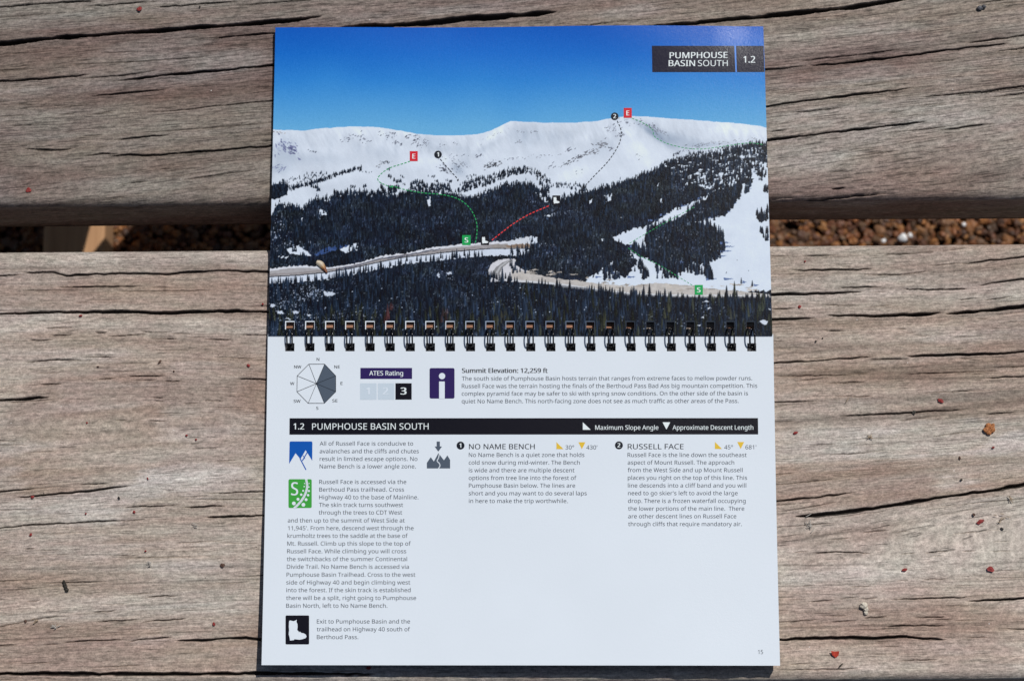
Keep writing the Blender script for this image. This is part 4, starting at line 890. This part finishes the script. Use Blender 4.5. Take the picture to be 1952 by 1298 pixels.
for (x0, y0, x1, y1) in ((881.1, 448.6, 897.2, 467.5), (1324.2, 543.3, 1339.8, 562)):
    q = pr('start_marker', zU, upg); q.rect(x0, y0, x1, y1, 'green2', 2); text(q, 'S', (x0 + x1) / 2 - 3.6, (x0 + x1) / 2 + 3.5, y0 + 14, 9.2, 'white', .03, None, 3)
for (x0, y0, x1, y1) in ((916.7, 449, 932.3, 467.3), (1053, 373, 1068.1, 391.2)):
    q = pr('boot_marker', zU, upg); q.rect(x0, y0, x1, y1, 'black', 2); boot(q, x0 + 2, y0 + 2.5, x1 - 1.4, y1 - 2.6, 3)
def px_path(*segs): return np.concatenate([K(*s) for s in segs])
for nm, pts, wd, m in (('green_route', px_path(('1100 1085 1040 1105 960 1130 900 1165 862 1205 862 1228 890 1250 970 1280', 500, 30), ('960 55 1060 85 1200 110 1320 120 1420 140 1500 180 1560 245 1595 330 1597 420 1583 490', 500, 340)), 1.7, 'route'),
                       ('short_black_route', K('1325 1070 1390 1145 1460 1222', 500, 30), 1.7, 'dark'), ('black_route', K('768 785 795 850 795 910 770 980 700 1085 600 1190 535 1260', 980, 30), 1.7, 'dark'),
                       ('green_route', K('878 765 950 795 1010 830 1035 860 1040 895 1080 925 1160 960 1300 990 1420 992 1580 970 1750 948 1850 960', 980, 30), 1.3, 'route'),
                       ('red_route', np.concatenate([K('1710 460 1800 390', 500, 340), K('0 335 110 270 260 205', 980, 340)]), 1.8, 'routered'),
                       ('green_route', K('1340 215 1180 300 1010 395 850 490', 980, 340), 1.1, 'route'), ('green_route', K('850 520 960 590 1070 640 1210 725 1340 805', 980, 340), 1.1, 'route')):
    q = pr(nm, zU, upg); q.dashes(pts, wd, m)
    if nm == 'black_route' and pts[-1][1] > 340: q.disc(1112.5, 357.3, 2.9, 'dark', 2)
    elif nm == 'short_black_route': q.disc(872.8, 344, 1.6, 'dark', 2)
# lower page printing (A: offset 500,660 scale .2561; B: offset 980,660 scale .2664)
def A(x, y): return (500 + .2561 * x, 660 + .2561 * y)
def B(x, y): return (980 + .2664 * x, 660 + .2664 * y)
q = pr('compass_rose', zL, lpg); oc = [(347, 133), (464, 133), (547, 220), (547, 338), (462, 424), (342, 424), (258, 338), (260, 220)]; ce = A(403, 278)
q.poly([A(*oc[1]), A(*oc[2]), A(*oc[3]), A(*oc[4]), ce], 'slate', 1)
for i in range(8): q.line([A(*oc[i]), A(*oc[(i + 1) % 8])], .9, 'dark', 2); q.line([A(*oc[i]), ce], .8, 'dark', 2)
for s, x0, x1, y in (('N', 404, 425, 108), ('NE', 536, 577, 164), ('E', 582, 598, 287), ('SE', 521, 560, 416), ('S', 401, 418, 471), ('SW', 233, 285, 419), ('W', 207, 239, 288), ('NW', 237, 291, 164)):
    a = A(x0, y); b = A(x1, y); text(q, s, a[0], b[0], a[1], 5.6, 'dark', .012)
q = pr('rating_chart', zL, lpg); q.rect(*A(730, 161), *A(1115, 243), 'purple'); text(q, 'ATES Rating', A(796, 0)[0], A(1048, 0)[0], A(0, 217)[1], 8.6, 'white', .012, None, 2)
q.rect(*A(728, 275), *A(851, 397), 'pale'); q.rect(*A(860, 275), *A(982, 397), 'pale'); q.rect(*A(991, 275), *A(1112, 397), 'black')
for s, x0, x1, m in (('1', 772, 800, 'pale2'), ('2', 896, 939, 'pale2'), ('3', 1028, 1074, 'white')): text(q, s, A(x0, 0)[0], A(x1, 0)[0], A(0, 358)[1], 13, m, .035, None, 2)
q = pr('info_icon', zL, lpg); q.rrect(*A(1245, 162), *A(1431, 389), 3.2, 'purple'); q.disc(*A(1338, 222), 6.0, 'paper', 2); q.rect(*A(1316, 262), *A(1358, 391), 'paper', 2)
q = pr('summary_text', zL, lpg); text(q, 'Summit Elevation: 12,259 ft', 880.5, 1044, 710.6, 8.6, 'dark', .026)
for s, x0, x1, y in (('The south side of Pumphouse Basin hosts terrain that ranges from extreme faces to mellow powder runs.', 880.4, 1433.7, 725), ('Russell Face was the terrain hosting the finals of the Berthoud Pass Bad Ass big mountain competition. This', 880.3, 1443.5, 739.4),
                     ('complex pyramid face may be safer to ski with spring snow conditions. On the other side of the basin is', 880.2, 1426, 753.8), ('quiet No Name Bench. This north-facing zone does not see as much traffic as other areas of the Pass.', 880.2, 1408, 768.2)): text(q, s, x0, x1, y + .3, 7.7, 'grey', 0, y - .4)
q = pr('section_banner', zL, lpg); q.quad((552, 797), (1444.9, 796.7), (1445.3, 827.8), (551.7, 828.3), 'black', 1, 60, 3)
text(q, '1.2', 559.5, 580, 818.2, 11.4, 'white', .016, None, 2); text(q, 'PUMPHOUSE BASIN SOUTH', 595, 817, 818.7, 11.9, 'white', -.002, 818.4, 2)
q.poly([(1111, 804.7), (1111, 819), (1126, 819)], 'white', 2); q.poly([(1263, 804.7), (1277.6, 804.7), (1270.4, 818.5)], 'white', 2)
text(q, 'Maximum Slope Angle', 1134.5, 1255, 819, 8.6, 'white', .005, None, 2); text(q, 'Approximate Descent Length', 1282, 1436, 818.9, 8.6, 'white', .005, None, 2)
q = pr('mountain_icon', zL, lpg)
q.poly([A(*p) for p in ((203, 716), (206, 709), (213, 707), (363, 707), (370, 709), (373, 716), (372, 851), (323, 772), (284, 838), (248, 795), (200, 874))], 'blue')
q.line([A(280, 832), A(325, 918)], 2.0, 'blue'); q.line([A(334, 790), A(299, 850)], 2.0, 'blue', 2); q.line([A(303, 812), A(318, 836)], 1.1, 'blue', 2)
q = pr('slope_icon', zL, lpg)
q.poly([A(*p) for p in ((1298, 708), (1322, 708), (1322, 745), (1338, 745), (1310, 783), (1283, 745), (1298, 745))], 'slate')
q.poly([A(*p) for p in ((1225, 908), (1225, 866), (1254, 824), (1277, 856), (1311, 794), (1352, 847), (1378, 811), (1398, 845), (1398, 908))], 'slate')
q.line(smooth(np.array([A(*p) for p in ((1318, 800), (1312, 830), (1302, 852), (1318, 872), (1322, 890), (1311, 910))]), 5), 1.9, 'paper', 2)
q = pr('track_icon', zL, lpg); q.rrect(*A(195, 988), *A(368, 1202), 2.6, 'green')
q.line(smooth(np.array([A(*p) for p in ((327, 988), (334, 1040), (325, 1085), (300, 1135), (268, 1175), (238, 1203))]), 6), 4.4, 'paper', 2)
for x, y, r in ((235, 1168, 14), (266, 1137, 11), (290, 1103, 9), (304, 1074, 7), (312, 1043, 5), (315, 1020, 4), (306, 1178, 14), (326, 1140, 11), (341, 1107, 9), (347, 1076, 8), (347, 1046, 5), (348, 1020, 4)): q.disc(*A(x, y), r * .2561, 'paper', 2, n=14)
text(q, 'S', A(214, 0)[0], A(267, 0)[0], A(0, 1107)[1], 24.5, 'paper', .012, None, 2)
def block(name, lines, cap=7.7):
    q = pr(name, zL, lpg)
    for s, x0, x1, y in lines: text(q, s, x0, x1, y, cap, 'grey', 0)
    return q
block('hazard_text', [('All of Russell Face is conducive to', 609.4, 787.6, 849), ('avalanches and the cliffs and chutes', 609.4, 798.4, 863.6), ('result in limited escape options. No', 609.4, 795.8, 878.2), ('Name Bench is a lower angle zone.', 609.3, 792.7, 892.5)])
block('access_text', [('Russell Face is accessed via the', 608.6, 774.5, 922), ('Berthoud Pass trailhead. Cross', 608.6, 770.2, 936.6), ('Highway 40 to the base of Mainline.', 608.4, 797.6, 951.2), ('The skin track turns southwest', 608.2, 768.4, 965.8), ('through the trees to CDT West', 607.6, 766.6, 980.3),
      ('and then up to the summit of West Side at', 548.6, 771.5, 995.4), ("11,945'. From here, descend west through the", 548.9, 788.4, 1010), ('krumholtz trees to the saddle at the base of', 547.9, 777.3, 1024.6), ('Mt. Russell. Climb up this slope to the top of', 547.6, 783.2, 1039.4), ('Russell Face. While climbing you will cross', 547.4, 774.3, 1054),
      ('the switchbacks of the summer Continental', 546.9, 776, 1068.9), ('Divide Trail. No Name Bench is accessed via', 546.9, 779.4, 1083.5), ('Pumphouse Basin Trailhead. Cross to the west', 546.3, 791.7, 1098.6), ('side of Highway 40 and begin climbing west', 545.8, 782, 1113.4), ('into the forest. If the skin track is established', 545.8, 782.7, 1128), ('there will be a split, right going to Pumphouse', 545.6, 793.2, 1142.9), ('Basin North, left to No Name Bench.', 545.6, 738.4, 1157.7)])
q = pr('boot_icon', zL, lpg); q.rrect(544.3, 1172.3, 589.3, 1227.6, 2.2, 'black'); boot(q, 550, 1180.0, 584.7, 1220.4, 2)
block('exit_text', [('Exit to Pumphouse Basin and the', 604, 781.7, 1187.7), ('trailhead on Highway 40 south of', 604, 781.7, 1202.5), ('Berthoud Pass.', 604, 683.1, 1217.4)])
q = block('bench_route_text', [('No Name Bench is a quiet zone that holds', 893.7, 1114, 870.6), ('cold snow during mid-winter. The Bench', 893.6, 1105.2, 885.2), ('is wide and there are multiple descent', 893.8, 1095, 899.8), ('options from tree line into the forest of', 893.6, 1098.8, 914.4), ('Pumphouse Basin below. The lines are', 893.8, 1096.4, 929), ('short and you may want to do several laps', 893.6, 1118.5, 943.7), ('in here to make the trip worthwhile.', 893.8, 1082.3, 958.3)])
q.disc(877.9, 849, 7.6, 'dark'); text(q, '1', 875.6, 879.4, 852.9, 8, 'white', .03, None, 2); text(q, 'NO NAME BENCH', 894, 1019.4, 855.9, 9.8, 'dark', .007)
q.poly([(1060.7, 842.4), (1060.7, 855.8), (1074.2, 855.8)], 'yellow'); q.poly([(1102.5, 842.7), (1116, 842.7), (1109.2, 856)], 'yellow'); text(q, '30°', 1078, 1094.5, 856.4, 7.8, 'grey'); text(q, "430'", 1117.7, 1138.6, 856.4, 7.8, 'grey')
xs_ = [1196.3, 1196.5, 1196.6, 1196.8, 1197, 1197.2, 1197.2, 1197.4, 1197.5, 1197.6]; xe_ = [1423.3, 1399.6, 1415.6, 1424.1, 1422.5, 1406.2, 1421.4, 1418.8, 1403.6, 1414]; yb_ = [870.7, 885.1, 899.5, 914.1, 928.8, 943.4, 958.1, 972.8, 987.4, 1002.2]
q = block('face_route_text', [(s, a, b, y) for s, a, b, y in zip(('Russell Face is the line down the southeast', 'aspect of Mount Russell. The approach', 'from the West Side and up Mount Russell', 'places you right on the top of this line. This', 'line descends into a cliff band and you will', "need to go skier's left to avoid the large", 'drop. There is a frozen waterfall occupying', 'the lower portions of the main line.  There', 'are other descent lines on Russell Face', 'through cliffs that require mandatory air.'), xs_, xe_, yb_)])
q.disc(1179.8, 848.6, 7.6, 'dark'); text(q, '2', 1176.9, 1182.6, 852.5, 8, 'white', .03, None, 2); text(q, 'RUSSELL FACE', 1196.5, 1303.1, 855.8, 9.8, 'dark', .007)
q.poly([(1362.8, 842), (1362.8, 855.5), (1376.4, 855.5)], 'yellow'); q.poly([(1405.4, 842.2), (1418.5, 842.2), (1412, 855.5)], 'yellow'); text(q, '45°', 1380.7, 1397.2, 856, 7.8, 'grey'); text(q, "681'", 1420.9, 1441.7, 856, 7.8, 'grey')
q = pr('page_number', zL, lpg); text(q, '15', 1445, 1454.5, 1246, 8, 'grey')
flush_texts()
for p, name, page in PR: p.build(name, page)

# ================================================================ DEBRIS
RED = plain('dry_red_petal', (.26, .03, .027), .6, .3, var=.4, scale=900, bump=.4)
BROWNB = plain('brown_crumb', (.10, .055, .04), .7, .3, var=.4, scale=1200, bump=.4)
DARKB = plain('dark_crumb', (.028, .024, .018), .6, .4, var=.4, scale=1500, bump=.5)
ORANGE = plain('orange_bud', (.40, .16, .06), .7, .3, var=.5, scale=1500, bump=.5)
STONE = plain('pale_stone', (.66, .60, .50), .8, .3, var=.2, scale=900, bump=.5)
GRIT = plain('grey_mica_stone', (.10, .10, .11), .25, .8, var=.6, scale=1500, bump=.6)
MM = .000225
def flake(px, py, w, h, ang, seed, mat, label, cat='flake', z0=.0003, name='petal_flake', group='red petal flakes scattered on the bench'):
    r = np.random.default_rng(seed); n = 9; c = at(px, py, 0.0)
    a = np.linspace(0, 2 * math.pi, n, endpoint=False); rad = r.uniform(.68, 1.12, n)
    ca, sa = math.cos(ang), math.sin(ang); V = []
    for lvl, k in ((1., .0), (1., .00025), (.5, .00042)):
        for t, q_ in zip(a, rad):
            x, y = w * MM / 2 * q_ * math.cos(t) * lvl, h * MM / 2 * q_ * math.sin(t) * lvl
            curl = .16 * (y * y / max(h * MM, 1e-6)) * 4 + .12 * abs(x) * (1 if math.cos(t) > 0 else .2)
            V.append((x * ca - y * sa, x * sa + y * ca, z0 + k + curl))
    V.append((0, 0, z0 + .0003 + r.uniform(0, .0004)))
    F = [tuple(range(n))[::-1]] + [(l * n + i, l * n + (i + 1) % n, (l + 1) * n + (i + 1) % n, (l + 1) * n + i) for l in (0, 1) for i in range(n)] + [(2 * n + i, 2 * n + (i + 1) % n, 3 * n) for i in range(n)]
    o = make_mesh(name, V, F, [mat], False); o.location = c; tag(o, label, cat, group); return o
fl = [(266, 18, 11, 9, .3, RED, 'ragged red flake near the top left corner, above the widest crack'), (55, 363, 11, 10, 0, RED, 'rounded red bud flake at the far left, just above the gap between planks'), (501, 580, 5, 4, .8, RED, 'tiny red flake beside the left edge of the book, just below a long crack'),
      (474, 697, 7, 7, .2, RED, 'red flake left of the book, level with the compass printed on the page'), (154, 602, 7, 4, .1, RED, 'small rusty flake hanging under the long upper crack of the lower plank, far left'),
      (166, 806, 4, 4, 0, RED, 'smallest red speck on the left, above the pale worn patch'), (356, 830, 5, 5, .5, RED, 'upper red flake of the close pair on the pale worn patch'), (374, 838, 5, 4, .4, RED, 'lower red flake of the close pair on the pale worn patch'),
      (62, 947, 8, 6, .2, RED, 'red flake lying on the slanting crack at the left edge'), (256, 976, 6, 6, .5, RED, 'red flake between two short cracks left of the green icon'), (164, 979, 4, 4, .4, RED, 'faint red speck left of another flake, above the boot icon level'),
      (282, 912, 3, 6, .4, RED, 'thin upright red sliver below the pale worn patch'), (59, 1019, 7, 6, .3, RED, 'red flake at the far left beside a pale scuff'), (278, 1050, 5, 4, .2, RED, 'small red flake in the plain middle of the lower left plank'),
      (408, 1189, 7, 6, 2.2, RED, 'dark red flake left of the boot icon on the page'), (49, 1184, 6, 7, .2, BROWNB, 'dark maroon crumb near the lower left corner'), (703, 1273, 11, 6, 0, RED, 'red flake in the shadow under the bottom edge of the book'),
      (1524, 585, 7, 7, .1, RED, 'square dark red flake right of the wire binding'), (1534, 499, 4, 4, .1, RED, 'tiny red speck right of the photo page, near the top of the lower plank'), (1792, 764, 13, 8, -.5, RED, 'pointed red flake at the right, level with the summary text'),
      (1516, 825, 10, 6, .4, RED, 'red flake right of the black printed banner'), (1893, 853, 6, 4, .1, RED, 'small red flake just below the orange bud at the right'), (1868, 994, 16, 9, .5, RED, 'long bright red flake below the deep slanting crack at the right'),
      (1888, 1084, 15, 12, -.4, RED, 'crumpled dark red flake at the far right of the lower plank'), (1724, 1086, 11, 6, .2, RED, 'thin faded red flake left of the crumpled dark red one')]
for i, (x, y, w_, h_, a, m, lb) in enumerate(fl): flake(x, y, w_, h_, a, 100 + i, m, lb)
# heart shaped red flake
def leaf_chip(px, py, pts, mat, label):
    c = at(px, py, 0.0); n = len(pts); V = [((x - px) * MM, -(y - py) * MM, .0004 + .0010 * k) for (x, y), k in pts]; V += [(a, b, z + .00025) for a, b, z in V]
    F = [tuple(range(n)), tuple(range(n, 2 * n))[::-1]] + [(i, i + n, (i + 1) % n + n, (i + 1) % n) for i in range(n)]
    o = make_mesh('petal_flake', V, F, [mat]); o.location = c; tag(o, label, 'flake', 'red petal flakes scattered on the bench'); return o
leaf_chip(1591, 1247, [((1583.5, 1240.5), .8), ((1591, 1241.5), .4), ((1599, 1241), .7), ((1597.5, 1249), .3), ((1592, 1252.8), 0), ((1586, 1248), .3)], plain('scarlet_petal', (.50, .055, .03), .55, .3, var=.3, scale=900), 'bright heart shaped red flake near the bottom edge right of the book')
cr = [(187, 699, 5, 3, BROWNB, 'brown crumb on the left plank above the first brown grain band'), (332, 708, 4, 4, BROWNB, 'round dark crumb left of the book, level with the info icon'), (227, 949, 4, 6, DARKB, 'slanted dark crumb below the long slanting crack at left'), (305, 690, 12, 4, BROWNB, 'long flat brown crumb left of the rating chart'),
      (1742, 787, 9, 8, DARKB, 'dark knobbly crumb sitting on a crack at the right'), (1829, 873, 8, 4, BROWNB, 'flat brown crumb below the orange bud at the right'), (1832, 914, 5, 5, DARKB, 'round blackish crumb above the deep slanting crack at right'), (1856, 981, 8, 5, BROWNB, 'oval dark brown crumb above the long bright red flake'),
      (1910, 1008, 8, 4, DARKB, 'black crumb at the far right edge below the slanting crack'), (1555, 651, 4, 4, DARKB, 'left dot of the pair of tiny dark crumbs right of the binding'), (1568, 645, 3, 3, DARKB, 'right dot of the pair of tiny dark crumbs right of the binding'), (381, 14, 4, 4, DARKB, 'tiny dark crumb at the top of the upper plank'),
      (425, 1077, 10, 9, BROWNB, 'grey brown burr left of the lowest text column'), (1602, 1268, 16, 3, DARKB, 'dark thread-like crumb near the bottom edge of the right plank')]
for i, (x, y, w_, h_, m, lb) in enumerate(cr): flake(x, y, w_, h_, .3 * i, 300 + i, m, lb, 'crumb', name='plant_crumb', group='plant crumbs lying on the bench')
def lump(name, parts, mat, label, cat, zf=0.0, seed=1, **kw):
    r = np.random.default_rng(seed); mb = MB(); x0, y0 = parts[0][:2]; c = at(x0, y0, zf)
    for (x, y, rx, ry, rz, zz) in parts:
        d = 1 + .45 * (noise(IV[:, 0] * 2 + seed, IV[:, 1] * 2 + IV[:, 2] * 1.7 + x, 4) - .5)
        v = IV * d[:, None] * np.array([rx, ry, rz]) * MM; mb.add(v + np.array([(x - x0) * MM, -(y - y0) * MM, zz * MM]), IF.tolist())
    o = mb.build(name, [mat]); o.location = c; tag(o, label, cat); return o
lump('pebble', [(1646, 1154, 7, 6.5, 6, 5), (1650, 1160, 5, 6, 4, 4), (1650, 1167, 4.2, 4.5, 3.4, 3)], STONE, 'pale cream pebble chip on the lower plank right of the book', 'pebble', seed=3)
lump('mica_pebble', [(1868, 17, 6, 5, 4, 3), (1875, 14, 4.5, 4, 4, 3.5)], GRIT, 'small glinting grey stone at the top right of the upper plank', 'pebble', seed=6)
lump('plant_bud', [(1884, 812, 6, 6, 4, 3), (1879, 820, 6, 6, 4, 3), (1890, 818, 6, 7, 4, 3), (1884, 825, 5, 5, 3.4, 3), (1892, 811, 4, 4, 3, 3)], ORANGE, 'crumbly orange brown bud on the right side of the lower plank', 'bud', seed=8)
lump('dropping', [(122, 1109, 3, 4, 3, 2), (124, 1114, 4, 4, 3.4, 3), (126, 1119, 3.6, 4.4, 3.4, 3), (128, 1124, 4, 4, 3.2, 2.6)], DARKB, 'dark segmented caterpillar-like bit on the lower left plank', 'dropping', seed=9)
# lichen tufts and straw bits
def straws(name, px, py, n, L, mat, label, cat, seed, spread=5):
    r = np.random.default_rng(seed); mb = MB(); c = at(px, py, 0.0)
    for k in range(n):
        a = r.uniform(0, math.pi); l = L * r.uniform(.5, 1.1) * MM; p = np.array([r.normal(0, spread * MM), r.normal(0, spread * MM), .0006 + r.uniform(0, .0006)]); d = np.array([math.cos(a), math.sin(a), r.uniform(-.1, .3)]) * l / 2
        V_, F_ = tube([p - d, p + np.array([0, 0, r.uniform(0, .0004)]), p + d], [.00012, .0002, .0001], 5); mb.add(V_, F_)
    o = mb.build(name, [mat]); o.location = c; tag(o, label, cat); return o
TUFT = plain('pale_fibre', (.46, .43, .39), .9, .2, var=.2, scale=800); STRAW = plain('dry_straw', (.40, .31, .22), .8, .2, var=.25, scale=800)
straws('fibre_tuft', 1542, 995, 10, 11, TUFT, 'pale fibre tuft right of the book below two cracks', 'tuft', 1, 6)
straws('fibre_tuft', 286, 1073, 9, 8, TUFT, 'small white fibre tuft on the lower left plank', 'tuft', 2, 2.2)
straws('fibre_tuft', 104, 1194, 10, 9, TUFT, 'pale fibre tuft near the lower left corner', 'tuft', 3, 2.6)
straws('fibre_tuft', 1910, 990, 8, 9, STRAW, 'straw coloured fibre tuft at the right edge beside the long red flake', 'tuft', 4, 7)
straws('straw_bit', 1658, 833, 4, 12, STRAW, 'short dry straw sprig right of the black banner', 'straw', 5, 1.5)
straws('straw_bit', 1615, 763, 1, 12, STRAW, 'single thin straw right of the summary text', 'straw', 8, .3)
straws('straw_bit', 1927, 950, 3, 14, STRAW, 'straw bits at the far right below the deep slanting crack', 'straw', 7, 2)
straws('straw_bit', 375, 1000, 2, 16, TUFT, 'pale hair-thin stalk left of the access text', 'straw', 9, 2)
straws('fibre_tuft', 68, 1183, 8, 8, STRAW, 'brown frayed tuft beside the dark maroon crumb', 'tuft', 11, 2.2)
# winged seed on the photo page
o_c = at(610, 506, zU); seed_pts = [(602.2, 499), (603.5, 496.8), (608, 496.6), (613, 498), (617.5, 502), (621, 507.5), (623.5, 513), (625.8, 518.5), (626, 522.3), (623, 523), (620, 520.5), (616, 516.5), (611, 512), (605, 509), (603, 504)]
ht = [2.5, 3.5, 4.0, 4.8, 5.2, 5.0, 4.2, 3.0, 1.6, 1.0, 1.2, 2.2, 3.2, 3.4, 3.0]
sm_ = MB(); n = len(seed_pts); V = [((x - 610) * MM, -(y - 506) * MM, h * MM * 1.3 + .0002) for (x, y), h in zip(seed_pts, ht)]
cen = [(610, 503, 6.6), (615, 510, 7.2), (621, 517.5, 5.5)]
sx = np.array(seed_pts)
spine = smooth(np.array([(603.5, 500.5), (611, 504), (616.5, 510.5), (624, 521.5)], float), 6)
V2 = []; F2 = []
m_ = len(spine)
for i, (cx, cy) in enumerate(spine):
    t = i / (m_ - 1); d = spine[min(i + 1, m_ - 1)] - spine[max(i - 1, 0)]; d /= np.hypot(*d); nn = np.array([-d[1], d[0]])
    hw = 6.6 * math.sin(math.pi * min(1, .16 + .78 * t)) ** .8 * (1 - .35 * t) + .4
    for k in np.linspace(-1, 1, 7):
        q_ = np.array([cx, cy]) + nn * hw * k; zz = 1.4 + 3.0 * (1 - k * k) + 2.6 * (1 - t) * (.5 - .5 * k * .6)
        V2.append(((q_[0] - 610) * MM, -(q_[1] - 506) * MM, zz * MM * 1.2))
nv_ = len(V2); V2 += [(a, b, c - .00022) for a, b, c in V2]
for i in range(m_ - 1):
    for k in range(6):
        a = i * 7 + k; F2.append((a, a + 7, a + 8, a + 1)); F2.append((a + nv_, a + 1 + nv_, a + 8 + nv_, a + 7 + nv_))
rim = [i * 7 for i in range(m_)] + [(m_ - 1) * 7 + k for k in range(1, 7)] + [i * 7 + 6 for i in range(m_ - 2, -1, -1)] + [k for k in range(5, 0, -1)]
F2 += [(rim[i], rim[i] + nv_, rim[(i + 1) % len(rim)] + nv_, rim[(i + 1) % len(rim)]) for i in range(len(rim))]
st = NT('winged_seed'); oc_ = st.obj(); sp = st.n('ShaderNodeSeparateXYZ'); st.l(oc_, sp.inputs[0])
along = st.math('SUBTRACT', st.math('MULTIPLY', sp.outputs[0], .6), st.math('MULTIPLY', sp.outputs[1], .8))
nz = st.noise(st.vmul(oc_, (1800, 900, 900)), 1, 3); al = st.math('ADD', along, st.math('MULTIPLY', st.math('SUBTRACT', nz, .5), .0012))
c_ = st.mixc(st.ramp(al, .0000, .0018), (.56, .48, .36), (.42, .22, .07)); c_ = st.mixc(st.ramp(al, .0016, .0026), c_, (.22, .07, .02))
st.l(c_, st.bsdf.inputs['Base Color']); st.bsdf.inputs['Roughness'].default_value = .5; st.l(st.bump(nz, .4, .0003), st.bsdf.inputs['Normal'])
sd_o = make_mesh('winged_seed', V2, F2, [st.mat], True); sd_o.location = o_c; tag(sd_o, 'tan and brown winged seed lying on the printed road of the photo page', 'seed')
# quartz stones in the gravel; their white base colour stands in for glints
GL = NT('glint_white_quartz'); GL.bsdf.inputs['Base Color'].default_value = (.93, .93, .93, 1); GL.bsdf.inputs['Specular IOR Level'].default_value = 1.0; GL.bsdf.inputs['Roughness'].default_value = .3
gnz = GL.noise(GL.obj(), 800, 2); GL.l(GL.bump(gnz, .1, .0004), GL.bsdf.inputs['Normal'])
for i, (x, y, r_, lb) in enumerate(((1684, 459, 3.2, 'leftmost glinting quartz bead in the gravel seen through the gap'), (1720, 453.5, 6.0, 'largest brightly glinting quartz bead in the gravel seen through the gap'), (1735, 448.5, 3.4, 'small glinting quartz bead beside the largest one in the gravel'), (1838, 428, 3.0, 'rightmost glinting quartz bead, high in the gap next to a dark hollow'))):
    zg = -.422; c = at(x, y, zg); R_ = r_ / (F_PX / 1.31)
    o = make_mesh('quartz_bead', IV * (1 + .7 * (noise(IV[:, 0] * 1.8 + i, IV[:, 1] * 1.8 + IV[:, 2], 3) - .5))[:, None] * np.array([R_ * 1.15, R_, R_]) * 1.3, IF, [GL.mat], True); o.location = c; tag(o, lb, 'bead', 'glinting quartz beads in the gravel')
bpy.context.view_layer.update()
